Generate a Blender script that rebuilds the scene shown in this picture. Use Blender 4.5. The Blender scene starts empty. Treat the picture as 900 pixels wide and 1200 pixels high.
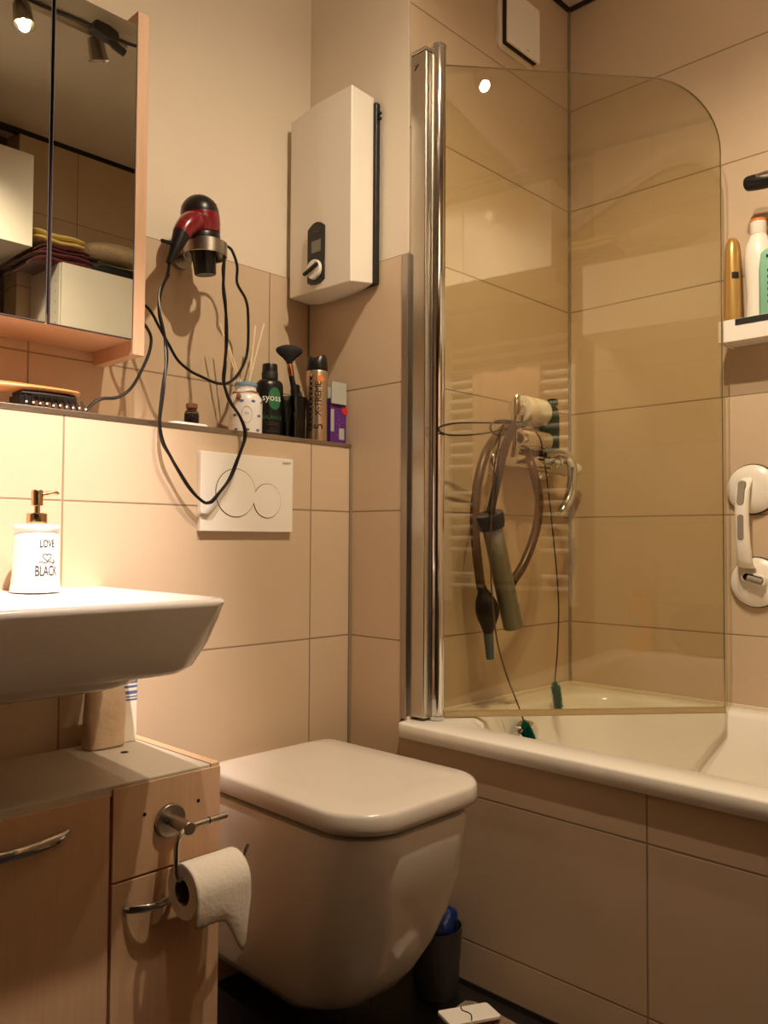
import bpy, bmesh, math, random
from mathutils import Vector, Matrix
random.seed(4)
S = bpy.context.scene
COL = S.collection
PI = math.pi
OFF = {}                       # world position of each object's origin


def lin(c):
    o = []
    for x in c[:3]:
        x = x / 255.0
        o.append(x / 12.92 if x <= .04045 else ((x + .055) / 1.055) ** 2.4)
    return (o[0], o[1], o[2], 1.0)


# ------------------------------------------------------------------ materials
def mat(name, col, rough=.5, metal=0.0, var=.05, scale=14.0, stretch=(1, 1, 1), bump=0.0, bscale=80.0,
        coat=0.0, spec=.5, trans=0.0, ior=1.45, alpha=1.0, sheen=0.0, emit=None, estr=0.0):
    m = bpy.data.materials.new(name)
    m.use_nodes = True
    nt = m.node_tree
    b = nt.nodes['Principled BSDF']
    tc = nt.nodes.new('ShaderNodeTexCoord')
    mp = nt.nodes.new('ShaderNodeMapping')
    mp.inputs['Scale'].default_value = stretch
    nz = nt.nodes.new('ShaderNodeTexNoise')
    nz.inputs['Scale'].default_value = scale
    nz.inputs['Detail'].default_value = 3
    mx = nt.nodes.new('ShaderNodeMix')
    mx.data_type = 'RGBA'
    c = lin(col)
    mx.inputs[6].default_value = (c[0] * (1 - var), c[1] * (1 - var), c[2] * (1 - var), 1)
    mx.inputs[7].default_value = (min(1, c[0] * (1 + var)), min(1, c[1] * (1 + var)), min(1, c[2] * (1 + var)), 1)
    L = nt.links.new
    L(tc.outputs['Object'], mp.inputs['Vector'])
    L(mp.outputs['Vector'], nz.inputs['Vector'])
    L(nz.outputs['Fac'], mx.inputs[0])
    L(mx.outputs[2], b.inputs['Base Color'])
    b.inputs['Roughness'].default_value = rough
    b.inputs['Metallic'].default_value = metal
    b.inputs['IOR'].default_value = ior
    b.inputs['Specular IOR Level'].default_value = spec
    b.inputs['Transmission Weight'].default_value = trans
    b.inputs['Coat Weight'].default_value = coat
    b.inputs['Coat Roughness'].default_value = .05
    b.inputs['Alpha'].default_value = alpha
    b.inputs['Sheen Weight'].default_value = sheen
    if emit:
        b.inputs['Emission Color'].default_value = lin(emit)
        b.inputs['Emission Strength'].default_value = estr
    if bump:
        n2 = nt.nodes.new('ShaderNodeTexNoise')
        n2.inputs['Scale'].default_value = bscale
        n2.inputs['Detail'].default_value = 4
        bp = nt.nodes.new('ShaderNodeBump')
        bp.inputs['Strength'].default_value = bump
        bp.inputs['Distance'].default_value = .004
        L(tc.outputs['Object'], n2.inputs['Vector'])
        L(n2.outputs['Fac'], bp.inputs['Height'])
        L(bp.outputs['Normal'], b.inputs['Normal'])
    return m


def tile(name, axis, h0, pw=.602, z0=1.0, ph=.302, col=(205, 183, 156), grout=(146, 124, 100), gw=.0031, rough=.42, zaxis='Z', spec=.4):
    m = bpy.data.materials.new(name)
    m.use_nodes = True
    nt = m.node_tree
    N = nt.nodes.new
    L = nt.links.new
    b = nt.nodes['Principled BSDF']
    ge = N('ShaderNodeNewGeometry')
    sp = N('ShaderNodeSeparateXYZ')
    L(ge.outputs['Position'], sp.inputs[0])

    def math_(op, a, bb=None):
        n = N('ShaderNodeMath')
        n.operation = op
        for i, v in enumerate((a, bb)):
            if v is None:
                continue
            if isinstance(v, (int, float)):
                n.inputs[i].default_value = v
            else:
                L(v, n.inputs[i])
        return n.outputs[0]

    def dist(out, o, p):
        t = math_('DIVIDE', math_('SUBTRACT', out, o), p)
        fl = math_('FLOOR', t)
        f = math_('SUBTRACT', t, fl)
        d = math_('MULTIPLY', math_('MINIMUM', f, math_('SUBTRACT', 1.0, f)), p)
        return d, fl
    d1, i1 = dist(sp.outputs[axis], h0, pw)
    d2, i2 = dist(sp.outputs[zaxis], z0, ph)
    d = math_('MINIMUM', d1, d2)
    mr = N('ShaderNodeMapRange')
    mr.inputs['From Min'].default_value = gw * .35
    mr.inputs['From Max'].default_value = gw * .75
    L(d, mr.inputs['Value'])
    # soft cloudy glaze + faint difference from tile to tile
    nz = N('ShaderNodeTexNoise')
    nz.inputs['Scale'].default_value = 3.2
    nz.inputs['Detail'].default_value = 6
    nz.inputs['Roughness'].default_value = .6
    L(ge.outputs['Position'], nz.inputs['Vector'])
    nf = N('ShaderNodeTexNoise')
    nf.inputs['Scale'].default_value = 160
    nf.inputs['Detail'].default_value = 2
    L(ge.outputs['Position'], nf.inputs['Vector'])
    cb = N('ShaderNodeCombineXYZ')
    L(i1, cb.inputs[0])
    L(i2, cb.inputs[1])
    wn = N('ShaderNodeTexWhiteNoise')
    L(cb.outputs[0], wn.inputs['Vector'])
    s = math_('ADD', math_('ADD', math_('MULTIPLY', nz.outputs['Fac'], .6), math_('MULTIPLY', nf.outputs['Fac'], .15)),
              math_('MULTIPLY', wn.outputs['Value'], .12))
    c = lin(col)
    m1 = N('ShaderNodeMix')
    m1.data_type = 'RGBA'
    m1.inputs[6].default_value = (c[0] * .87, c[1] * .86, c[2] * .84, 1)
    m1.inputs[7].default_value = (c[0] * 1.12, c[1] * 1.12, c[2] * 1.12, 1)
    L(s, m1.inputs[0])
    m2 = N('ShaderNodeMix')
    m2.data_type = 'RGBA'
    m2.inputs[6].default_value = lin(grout)
    L(mr.outputs[0], m2.inputs[0])
    L(m1.outputs[2], m2.inputs[7])
    L(m2.outputs[2], b.inputs['Base Color'])
    b.inputs['Roughness'].default_value = rough
    b.inputs['Specular IOR Level'].default_value = spec
    bp = N('ShaderNodeBump')
    bp.inputs['Strength'].default_value = .5
    bp.inputs['Distance'].default_value = .0015
    h = math_('ADD', mr.outputs[0], math_('MULTIPLY', nf.outputs['Fac'], .05))
    L(h, bp.inputs['Height'])
    L(bp.outputs['Normal'], b.inputs['Normal'])
    return m


def pane_mat(name, tint, refl=1.0, ior=1.5):
    """thin clear pane: straight-through tint plus mirror-like Fresnel reflection"""
    m = bpy.data.materials.new(name)
    m.use_nodes = True
    nt = m.node_tree
    nt.nodes.remove(nt.nodes['Principled BSDF'])
    N = nt.nodes.new
    L = nt.links.new
    tr = N('ShaderNodeBsdfTransparent')
    gl = N('ShaderNodeBsdfGlossy')
    gl.inputs['Roughness'].default_value = 0.0
    fr = N('ShaderNodeFresnel')
    fr.inputs['IOR'].default_value = ior
    nz = N('ShaderNodeTexNoise')
    nz.inputs['Scale'].default_value = 5
    mx0 = N('ShaderNodeMix')
    mx0.data_type = 'RGBA'
    t = lin(tint)
    mx0.inputs[6].default_value = (t[0] * .98, t[1] * .98, t[2] * .98, 1)
    mx0.inputs[7].default_value = t
    L(nz.outputs['Fac'], mx0.inputs[0])
    L(mx0.outputs[2], tr.inputs['Color'])
    ml = N('ShaderNodeMath')
    ml.operation = 'MULTIPLY'
    ml.inputs[1].default_value = refl
    L(fr.outputs[0], ml.inputs[0])
    mx = N('ShaderNodeMixShader')
    L(ml.outputs[0], mx.inputs[0])
    L(tr.outputs[0], mx.inputs[1])
    L(gl.outputs[0], mx.inputs[2])
    L(mx.outputs[0], nt.nodes['Material Output'].inputs['Surface'])
    return m


MT = {}
MT['plaster'] = mat('plaster', (226, 214, 196), .85, var=.03, scale=5, bump=.08, bscale=120)
MT['ceil'] = mat('ceiling_paint', (222, 212, 198), .9, var=.03, scale=4)
MT['floor'] = tile('floor_tile', 'X', .1, .302, 0, .302, col=(34, 29, 26), grout=(24, 21, 19), rough=.4, zaxis='Y')
MT['tx'] = tile('wall_tile_x', 'X', -.1295)
MT['txt'] = tile('wall_tile_tap', 'X', .0055, .80)
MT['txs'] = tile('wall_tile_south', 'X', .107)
MT['txd'] = tile('wall_tile_shaded', 'X', .107, col=(92, 78, 64), grout=(70, 60, 50))  # recess shade put into a darker tile colour, which also cuts fill light
MT['ty'] = tile('wall_tile_y', 'Y', -.788)
MT['tyb'] = tile('wall_tile_return', 'Y', -.4)
MT['ceramic'] = mat('glazed_ceramic', (238, 233, 226), .12, var=.01, scale=3, coat=.3)
MT['lid'] = mat('lid_plastic', (224, 217, 208), .16, var=.01, scale=3)
MT['acrylic'] = mat('bath_acrylic', (240, 236, 226), .12, var=.01, scale=3)
MT['white'] = mat('white_plastic', (236, 230, 218), .3, var=.015)
MT['whitegloss'] = mat('white_lacquer', (236, 232, 222), .035, var=.01, scale=3)
MT['enamel'] = mat('white_enamel', (240, 236, 228), .25, var=.01)
MT['chrome'] = mat('chrome', (222, 220, 216), .09, 1.0, var=.03)
MT['steel'] = mat('brushed_steel', (176, 168, 158), .3, 1.0, var=.12, scale=30, stretch=(1, 1, 30))
MT['alu'] = mat('satin_aluminium', (200, 194, 184), .25, 1.0, var=.08, scale=20, stretch=(20, 20, .5))
MT['gold'] = mat('champagne_metal', (206, 178, 138), .16, 1.0, var=.05)
MT['rose'] = mat('rose_gold', (214, 150, 112), .2, 1.0, var=.05)
MT['black'] = mat('black_plastic', (22, 20, 20), .32, var=.1)
MT['blackm'] = mat('black_matte', (26, 24, 23), .6, var=.15)
MT['cord'] = mat('black_cord', (16, 14, 14), .35, var=.2, scale=60)
MT['red'] = mat('dark_red_lacquer', (118, 11, 27), .25, var=.12, coat=.5)
MT['mirror'] = mat('mirror_silver', (206, 206, 196), .0, 1.0, var=.005)
MT['beech'] = mat('beech_veneer', (216, 179, 144), .38, var=.12, scale=10, stretch=(14, 14, .7))
MT['beech2'] = mat('beech_panel', (206, 168, 136), .42, var=.14, scale=10, stretch=(12, 12, .6))
MT['grey_top'] = mat('grey_laminate', (196, 186, 170), .4, var=.05, scale=30)
MT['paper'] = mat('tissue_paper', (238, 230, 218), .9, var=.03, scale=60, bump=.25, bscale=160)
MT['card'] = mat('cardboard_core', (120, 100, 80), .8, var=.1)
MT['silicone'] = mat('grey_silicone', (140, 126, 108), .5, var=.08)
MT['silw'] = mat('pale_silicone', (220, 208, 186), .4, var=.05)
MT['shadowgap'] = mat('dark_joint_shade', (44, 36, 30), .8, var=.2)  # dark colour for joints and for shade painted into gaps
MT['pane'] = pane_mat('clear_pane', (249, 247, 237), 1.3)
MT['glassedge'] = mat('glass_edge', (110, 104, 70), .15, var=.1, trans=.3)
MT['seal'] = mat('clear_vinyl', (214, 190, 140), .35, var=.08, trans=.55)
MT['hose'] = mat('brown_rubber', (84, 60, 42), .3, var=.15, scale=30, spec=.5)
MT['hosed'] = mat('dark_rubber', (32, 24, 21), .5, var=.2, scale=40, bump=.2, bscale=300)
MT['greytube'] = mat('grey_acrylic', (128, 124, 108), .3, var=.08, scale=12)
MT['bluegrey'] = mat('blue_grey_plastic', (88, 104, 112), .4, var=.08)
MT['wire'] = mat('twisted_wire', (92, 74, 56), .35, .8, var=.2, scale=100)
MT['teal'] = mat('teal_bristle', (10, 138, 112), .6, var=.25, scale=60)
MT['tealp'] = mat('teal_plastic', (36, 122, 104), .35, var=.06)
MT['dgreen'] = mat('dark_green_plastic', (24, 54, 46), .3, var=.15)
MT['dgreenl'] = mat('green_cord', (34, 74, 58), .5, var=.15)
MT['goldp'] = mat('gold_plastic', (196, 156, 92), .28, .55, var=.1)
MT['mint'] = mat('mint_plastic', (132, 184, 156), .3, var=.04)
MT['orange'] = mat('orange_plastic', (226, 130, 60), .35, var=.06)
MT['orangeb'] = mat('amber_shampoo', (240, 158, 70), .3, var=.08)
MT['greyrub'] = mat('grey_rubber', (142, 134, 118), .6, var=.06)
MT['lcd'] = mat('lcd_grey', (122, 120, 108), .3, var=.05)
MT['panelb'] = mat('control_black', (28, 25, 24), .3, var=.08)
MT['ink'] = mat('black_ink', (24, 22, 22), .5, var=.1)
MT['inkg'] = mat('grey_ink', (96, 92, 88), .5, var=.1)
MT['inkgreen'] = mat('green_ink', (40, 110, 72), .45, var=.06)
MT['inkwhite'] = mat('white_ink', (232, 232, 226), .5, var=.02)
MT['blueprint'] = mat('blue_print', (96, 112, 156), .5, var=.1)
MT['lightblue'] = mat('pale_blue_band', (120, 160, 200), .45, var=.06)
MT['porcelain'] = mat('porcelain', (236, 232, 228), .25, var=.02)
MT['twine'] = mat('twine', (158, 118, 74), .8, var=.2, scale=90)
MT['reed'] = mat('reed_stick', (236, 214, 178), .7, var=.1, scale=40)
MT['cork'] = mat('cork', (134, 86, 62), .8, var=.25, scale=60)
MT['wine'] = mat('dark_berry', (48, 22, 34), .5, var=.3, scale=80)
MT['clear'] = pane_mat('clear_glass', (236, 238, 232), .8)
MT['smoke'] = pane_mat('smoked_glass', (176, 186, 180), 1.0)
MT['purple'] = mat('purple_card', (88, 40, 120), .4, var=.15, scale=20)
MT['palegrey'] = mat('pale_grey_paper', (168, 168, 158), .7, var=.04)
MT['redp'] = mat('red_print', (204, 34, 40), .45, var=.08)
MT['silvercan'] = mat('can_silver', (204, 180, 150), .24, .85, var=.05)
MT['wood'] = mat('brush_wood', (188, 128, 70), .35, var=.18, scale=16, stretch=(1, 14, 14), coat=.3)
MT['hair'] = mat('dark_hair', (22, 19, 20), .75, var=.3, scale=120)
MT['foil'] = mat('beige_foil', (206, 180, 152), .32, var=.2, scale=24, bump=1.0, bscale=26)
MT['bin'] = mat('frosted_bin', (84, 86, 92), .35, var=.05, trans=.2)
MT['bluep'] = mat('blue_bag', (12, 44, 118), .4, var=.2, scale=30, bump=.4, bscale=60)
MT['fur'] = mat('beige_pile', (138, 112, 86), .95, var=.3, scale=50, bump=1.0, bscale=120, sheen=.5)
MT['towel_b'] = mat('burgundy_terry', (92, 16, 36), .95, var=.2, scale=60, bump=.8, bscale=220, sheen=.4)
MT['towel_y'] = mat('yellow_terry', (226, 202, 120), .95, var=.12, scale=60, bump=.8, bscale=220, sheen=.3)
MT['towel_c'] = mat('cream_terry', (206, 184, 150), .95, var=.15, scale=40, bump=1.0, bscale=120, sheen=.3)
MT['towel_p'] = mat('pink_terry', (232, 190, 166), .95, var=.1, scale=40, bump=.7, bscale=200, sheen=.3)
MT['taupe'] = mat('taupe_foam', (122, 108, 78), .8, var=.1, scale=30, bump=.3, bscale=90)
MT['darkgrey'] = mat('dark_grey_plastic', (66, 66, 70), .5, var=.1)
MT['hole'] = mat('hole_dark', (10, 8, 7), .9, var=.1)
MT['darkdoor'] = mat('dark_door', (62, 44, 32), .5, var=.2, scale=8, stretch=(10, 10, .6))
MT['bulb'] = mat('lamp_glow', (255, 240, 214), .4, emit=(255, 236, 200), estr=40.0)


# ------------------------------------------------------------------ mesh helpers
class MB:
    def __init__(s):
        s.v, s.f = [], []

    def add(s, vs, fs):
        k = len(s.v)
        s.v += [Vector(p) for p in vs]
        s.f += [tuple(i + k for i in f) for f in fs]
        return s

    def box(s, x0, x1, y0, y1, z0, z1):
        return s.add([(x0, y0, z0), (x1, y0, z0), (x1, y1, z0), (x0, y1, z0), (x0, y0, z1), (x1, y0, z1), (x1, y1, z1), (x0, y1, z1)],
                     [(0, 3, 2, 1), (4, 5, 6, 7), (0, 1, 5, 4), (1, 2, 6, 5), (2, 3, 7, 6), (3, 0, 4, 7)])

    def loft(s, loops, cap0=True, cap1=True, closed=True):
        n = len(loops[0])
        vs = [p for l in loops for p in l]
        fs = []
        for a in range(len(loops) - 1):
            for i in range(n if closed else n - 1):
                j = (i + 1) % n
                fs.append((a * n + i, a * n + j, (a + 1) * n + j, (a + 1) * n + i))
        if cap0:
            fs.append(tuple(reversed(range(n))))
        if cap1:
            fs.append(tuple(range((len(loops) - 1) * n, len(loops) * n)))
        return s.add(vs, fs)

    def prism(s, pts, axis, a, b):
        """closed outline (two coordinates) pushed along an axis"""
        def p3(p, t):
            return {'X': (t, p[0], p[1]), 'Y': (p[0], t, p[1]), 'Z': (p[0], p[1], t)}[axis]
        return s.loft([[p3(p, a) for p in pts], [p3(p, b) for p in pts]])

    def cyl(s, p0, p1, r0, r1=None, n=24, cap=True):
        r1 = r0 if r1 is None else r1
        return s.tube([p0, p1], [r0, r1], n, cap)

    def tube(s, pts, r, n=8, cap=True):
        pts = [Vector(p) for p in pts]
        rr = r if isinstance(r, (list, tuple)) else [r] * len(pts)
        T = []
        for i in range(len(pts)):
            a, b = pts[max(0, i - 1)], pts[min(len(pts) - 1, i + 1)]
            T.append((b - a).normalized())
        ref = Vector((0, 0, 1)) if abs(T[0].z) < .9 else Vector((1, 0, 0))
        u = T[0].cross(ref).normalized()
        loops = []
        for i, p in enumerate(pts):
            u = (u - T[i] * u.dot(T[i])).normalized()
            w = T[i].cross(u)
            loops.append([p + (u * math.cos(2 * PI * k / n) + w * math.sin(2 * PI * k / n)) * rr[i] for k in range(n)])
        return s.loft(loops, cap, cap)

    def lathe(s, prof, c=(0, 0), n=32, sx=1.0, sy=1.0, cap0=True, cap1=True, M=None):
        loops = []
        for r, z in prof:
            r = max(r, 1e-5)
            l = [Vector((c[0] + r * sx * math.cos(2 * PI * k / n), c[1] + r * sy * math.sin(2 * PI * k / n), z)) for k in range(n)]
            if M is not None:
                l = [M @ p for p in l]
            loops.append(l)
        return s.loft(loops, cap0, cap1)

    def ball(s, c, r, sx=1, sy=1, sz=1, n=12, M=None):
        k0 = len(s.v)
        m = max(6, n // 2)
        prof = [(math.sin(PI * i / m) * r, -math.cos(PI * i / m) * r) for i in range(m + 1)]
        s.lathe(prof, (0, 0), n)
        for i in range(k0, len(s.v)):
            p = Vector((s.v[i].x * sx, s.v[i].y * sy, s.v[i].z * sz))
            if M is not None:
                p = M @ p
            s.v[i] = p + Vector(c)
        return s

    def build(s, name, m, parent=None, bevel=0.0, ang=38, sub=0, bseg=2):
        off = OFF[parent.name] if parent else Vector((0, 0, 0))
        if parent is None:
            lo = Vector((min(p.x for p in s.v), min(p.y for p in s.v), min(p.z for p in s.v)))
            hi = Vector((max(p.x for p in s.v), max(p.y for p in s.v), max(p.z for p in s.v)))
            off = Vector(((lo.x + hi.x) / 2, (lo.y + hi.y) / 2, lo.z))
        me = bpy.data.meshes.new(name)
        me.from_pydata([tuple(p - off) for p in s.v], [], s.f)
        bm = bmesh.new()
        bm.from_mesh(me)
        bmesh.ops.remove_doubles(bm, verts=bm.verts, dist=2e-6)
        bmesh.ops.recalc_face_normals(bm, faces=bm.faces)
        for f in bm.faces:
            f.smooth = True
        for e in bm.edges:
            if len(e.link_faces) == 2 and e.calc_face_angle(0) > math.radians(ang):
                e.smooth = False
        bm.to_mesh(me)
        bm.free()
        me.materials.append(MT[m] if isinstance(m, str) else m)
        o = bpy.data.objects.new(name, me)
        COL.objects.link(o)
        OFF[o.name] = off.copy()
        if parent:
            o.parent = parent
        else:
            o.location = off
        if bevel:
            md = o.modifiers.new('Bevel', 'BEVEL')
            md.width = bevel
            md.segments = bseg
            md.limit_method = 'ANGLE'
            md.angle_limit = math.radians(40)
            md.harden_normals = True
        if sub:
            md = o.modifiers.new('Subdivision', 'SUBSURF')
            md.levels = md.render_levels = sub
        return o


def tag(o, label, cat, group=None):
    o['label'] = label
    o['category'] = cat
    if group:
        o['group'] = group
    return o


def thing(name, label, cat, loc, group=None):
    o = bpy.data.objects.new(name, None)
    o.empty_display_size = .05
    COL.objects.link(o)
    o.location = loc
    OFF[o.name] = Vector(loc)
    return tag(o, label, cat, group)


def struct(name, mb, m, **k):
    o = mb.build(name, m, **k)
    o['kind'] = 'structure'
    return o


def crv(pts, n=6):
    """Catmull-Rom through the points"""
    P = [Vector(p) for p in pts]
    out = []
    for i in range(len(P) - 1):
        p0, p1, p2, p3 = P[max(0, i - 1)], P[i], P[i + 1], P[min(len(P) - 1, i + 2)]
        for k in range(n):
            t = k / n
            out.append(.5 * ((2 * p1) + (p2 - p0) * t + (2 * p0 - 5 * p1 + 4 * p2 - p3) * t * t + (3 * p1 - p0 - 3 * p2 + p3) * t ** 3))
    out.append(P[-1])
    return out


def rrect(x0, x1, y0, y1, r, z, n=6, rs=None):
    """rounded rectangle loop; rs = radii of (x0,y0) (x1,y0) (x1,y1) (x0,y1)"""
    rs = rs or (r, r, r, r)
    out = []
    for (cx, cy, sx, sy, a0, q) in ((x0, y0, 1, 1, PI, rs[0]), (x1, y0, -1, 1, 1.5 * PI, rs[1]), (x1, y1, -1, -1, 0, rs[2]), (x0, y1, 1, -1, .5 * PI, rs[3])):
        for k in range(n + 1):
            a = a0 + .5 * PI * k / n
            out.append(Vector((cx + sx * q + q * math.cos(a), cy + sy * q + q * math.sin(a), z)))
    return out


def text_mb(txt, size, fn, cuts=10, space=1.0):
    """letters as a mesh, each vertex (x along the line, y up) laid onto a surface by fn"""
    cu = bpy.data.curves.new('txt', 'FONT')
    cu.body = txt
    cu.size = size
    cu.align_x = 'CENTER'
    cu.align_y = 'CENTER'
    cu.space_character = space
    cu.resolution_u = 3
    ob = bpy.data.objects.new('txt', cu)
    me = bpy.data.meshes.new_from_object(ob)
    bm = bmesh.new()
    bm.from_mesh(me)
    bmesh.ops.triangulate(bm, faces=bm.faces)
    ys = [v.co.y for v in bm.verts]
    xs = [v.co.x for v in bm.verts]
    for i in range(1, cuts):
        for lo, hi, no in ((min(ys), max(ys), (0, 1, 0)), (min(xs), max(xs), (1, 0, 0))):
            t = lo + (hi - lo) * i / cuts
            co = (0, t, 0) if no[1] else (t, 0, 0)
            bmesh.ops.bisect_plane(bm, geom=bm.verts[:] + bm.edges[:] + bm.faces[:], plane_co=co, plane_no=no)
    bm.verts.index_update()
    mb = MB()
    mb.add([fn(v.co.x, v.co.y) for v in bm.verts], [tuple(v.index for v in f.verts) for f in bm.faces])
    bm.free()
    bpy.data.objects.remove(ob)
    bpy.data.curves.remove(cu)
    bpy.data.meshes.remove(me)
    return mb


def wrap(c, r, z, deg, up=False, sy=1.0, off=.0006):
    """place flat lettering round an upright bottle; up = line runs upwards"""
    def fn(x, y):
        if up:
            x, y = -y, x
        a = math.radians(deg) + x / r
        return Vector((c[0] + (r + off) * math.cos(a), c[1] + (r * sy + off) * math.sin(a), z + y))
    return fn


def disc_on(c, r, z, deg, w, h, n=20, sy=1.0, off=.0005, ring=None):
    """a printed ellipse (or ring) wrapped on an upright bottle"""
    f = wrap(c, r, z, deg, sy=sy, off=off)
    mb = MB()
    if ring is None:
        mb.add([f(0, 0)] + [f(w * math.cos(2 * PI * k / n) * q, h * math.sin(2 * PI * k / n) * q) for q in (.5, 1) for k in range(n)],
               [(0, 1 + k, 1 + (k + 1) % n) for k in range(n)] + [(1 + k, 1 + n + k, 1 + n + (k + 1) % n, 1 + (k + 1) % n) for k in range(n)])
    else:
        mb.add([f(w * q * math.cos(2 * PI * k / n), h * q * math.sin(2 * PI * k / n)) for q in (1 - ring, 1) for k in range(n)],
               [(k, n + k, n + (k + 1) % n, (k + 1) % n) for k in range(n)])
    return mb


# ------------------------------------------------------------------ the room
CE = 2.52
struct('floor', MB().box(-2.05, .76, -1.95, .22, -.05, 0), 'floor')
struct('ceiling', MB().box(-2.05, .76, -1.95, .22, CE, CE + .05), 'ceil')
struct('wall_north', MB().box(-2.05, .05, .170, .22, 0, CE), 'plaster')
struct('wall_north_tiling', MB().box(-2.0, 0, .165, .171, 1.150, 1.604), 'tx')
struct('wall_north_ledge', MB().box(-2.0, 0, 0, .165, 0, 1.166), 'tx')
struct('wall_return', MB().box(.004, .06, -.1855, .170, 1.0, CE), 'plaster')
struct('wall_return_tiling', MB().box(0, .02, -.172, .165, 0, 1.604), 'tyb')
struct('wall_tap', MB().box(.006, .76, -.186, -.15, 0, CE), 'txt')
struct('wall_east', MB().box(.709, .76, -1.95, -.15, 0, CE), 'ty')
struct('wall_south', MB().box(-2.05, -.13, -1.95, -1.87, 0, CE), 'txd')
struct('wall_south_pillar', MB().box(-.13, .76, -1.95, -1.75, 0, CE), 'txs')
struct('wall_west', MB().box(-2.05, -2.0, -1.95, .22, 0, CE), 'ty')
struct('wall_bath_panel', MB().box(-.021, .0, -1.75, -.1862, 0, .492), 'ty')
struct('unseen_dark_panel', MB().box(-2.0, -1.955, -1.85, -.95, 0, 2.02), 'darkdoor', bevel=.004)  # unseen dark panel, added to cut light bounced from the west
struct('trim_1', MB().box(-2.0, -.001, -.0025, .010, 1.158, 1.1685), 'steel', bevel=.0015)       # edge strip of the ledge
struct('trim_2', MB().box(-.0025, .010, -.190, -.1715, .52, 1.604), 'steel', bevel=.002)              # corner strip beside the bath
j = MB()
j.box(-.006, .001, -.006, .001, 0, 1.158)
j.box(-.004, .001, .160, .166, 1.168, 1.604)
struct('trim_3', j, 'silicone', bevel=.002)
struct('trim_4', MB().box(.703, .710, -.193, -.185, .52, CE), 'silicone', bevel=.002)
j = MB()
j.box(.699, .7095, -1.75, -.186, CE - .009, CE)
j.box(.006, .7095, -.196, -.185, CE - .009, CE)
j.box(-2.0, .709, -1.772, -1.749, CE - .02, CE)
struct('trim_5', j, 'shadowgap')  # dark strips stand in for the shadow gap below the ceiling
struct('panel_foot_strip', MB().box(-.024, -.0205, -1.75, -.19, 0, .012), 'shadowgap')  # thin dark strip along the foot of the bath panel

# ------------------------------------------------------------------ bathtub
t = thing('bathtub', 'white acrylic built-in bathtub behind the tiled panel', 'bathtub', (.335, -.97, 0))
X0, X1, Y0, Y1 = -.034, .7045, -1.746, -.1895
Z = .52


def ins(d, z, r):
    return rrect(X0 + d, X1 - d, Y0 + d, Y1 - d, r, z)


def inn(dx0, dx1, dy0, dy1, z, r):
    return rrect(X0 + dx0, X1 - dx1, Y0 + dy0, Y1 - dy1, r, z)


lp = [ins(.012, Z - .034, .012), ins(.002, Z - .034, .012), ins(0, Z - .032, .014), ins(0, Z - .005, .014), ins(.0015, Z - .0015, .014), ins(.006, Z, .014),
      inn(.085, .062, .085, .085, Z, .12), inn(.092, .068, .093, .093, Z - .003, .12), inn(.100, .076, .102, .102, Z - .014, .12),
      inn(.112, .086, .130, .108, Z - .10, .13), inn(.130, .104, .25, .122, Z - .26, .13), inn(.16, .135, .36, .15, Z - .36, .13),
      inn(.21, .185, .45, .21, Z - .39, .12), inn(.30, .28, .6, .35, Z - .395, .06)]
MB().loft(lp, False, True).build('shell', 'acrylic', t, ang=50)
cx, cz = .297, .452
o = MB()
Mx = Matrix.Translation((cx, -.3155, cz)) @ Matrix.Rotation(PI / 2 + .1, 4, 'X')
o.lathe([(.0395, -.014), (.0405, .004), (.039, .010), (.028, .016), (.001, .018)], n=32, M=Mx)
o.build('overflow_cap', 'chrome', t)
struct('trim_6', MB().box(.7, .7095, -1.749, -.187, Z - .004, Z + .006).box(.0, .7095, -.194, -.185, Z - .004, Z + .006), 'silw', bevel=.002)

# ------------------------------------------------------------------ glass bath screen
t = thing('bath_screen', 'clear glass bath screen swung in over the tub on a chrome post', 'shower screen', (.05, -.238, .52))
p0 = Vector((.066, -.232, 0))
p1 = Vector((.594, -.6815, 0))
tg = (p1 - p0).normalized()
nn = Vector((-tg.y, tg.x, 0))
SL, ZB, ZT, RC = (p1 - p0).length, .532, 2.062, .175
out = [(0, ZB), (SL, ZB)] + [(SL - RC + RC * math.cos(a), ZT - RC + RC * math.sin(a)) for a in [PI / 2 * k / 14 for k in range(15)]] + [(0, ZT)]


def gp(s_, z, d):
    return p0 + tg * s_ + nn * d + Vector((0, 0, z))


g = MB()
g.add([gp(a, b, -.003) for a, b in out], [tuple(range(len(out)))])
g.add([gp(a, b, .003) for a, b in out], [tuple(range(len(out)))])
pane = g.build('pane', 'pane', t)
g = MB()
g.loft([[gp(a, b, -.003) for a, b in out], [gp(a, b, .003) for a, b in out]], False, False)
g.build('rim', 'glassedge', pane)
g = MB()
sq = [(-.0038, .536), (-.0045, .530), (-.007, .5235), (-.005, .522), (0, .526), (.003, .523), (.0045, .530), (.0038, .536)]
g.loft([[gp(.012, z, d) for d, z in sq], [gp(SL, z, d) for d, z in sq]])
g.build('seal_strip', 'seal', t)
MB().box(.008, .040, -.236, -.1865, .526, 2.075).build('wall_profile', 'alu', t, bevel=.004)
g = MB()
g.cyl((.047, -.240, .531), (.047, -.240, 2.086), .0175, n=28)
g.build('hinge_tube', 'chrome', t)
for z0, z1 in ((.521, .530), (2.0865, 2.096)):
    g = MB().loft([[Vector((.047 + .0185 * math.cos(a), -.240 + .0185 * math.sin(a), z)) for a in [2 * PI * k / 24 for k in range(24)]] for z in (z0, z1)])
    g.build('end_cap', 'chrome', t, bevel=.0015)
MB().loft([rrect(.007, .041, -.236, -.187, .003, z) for z in (2.0755, 2.083)]).build('end_cap', 'chrome', t, bevel=.0015)
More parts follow.
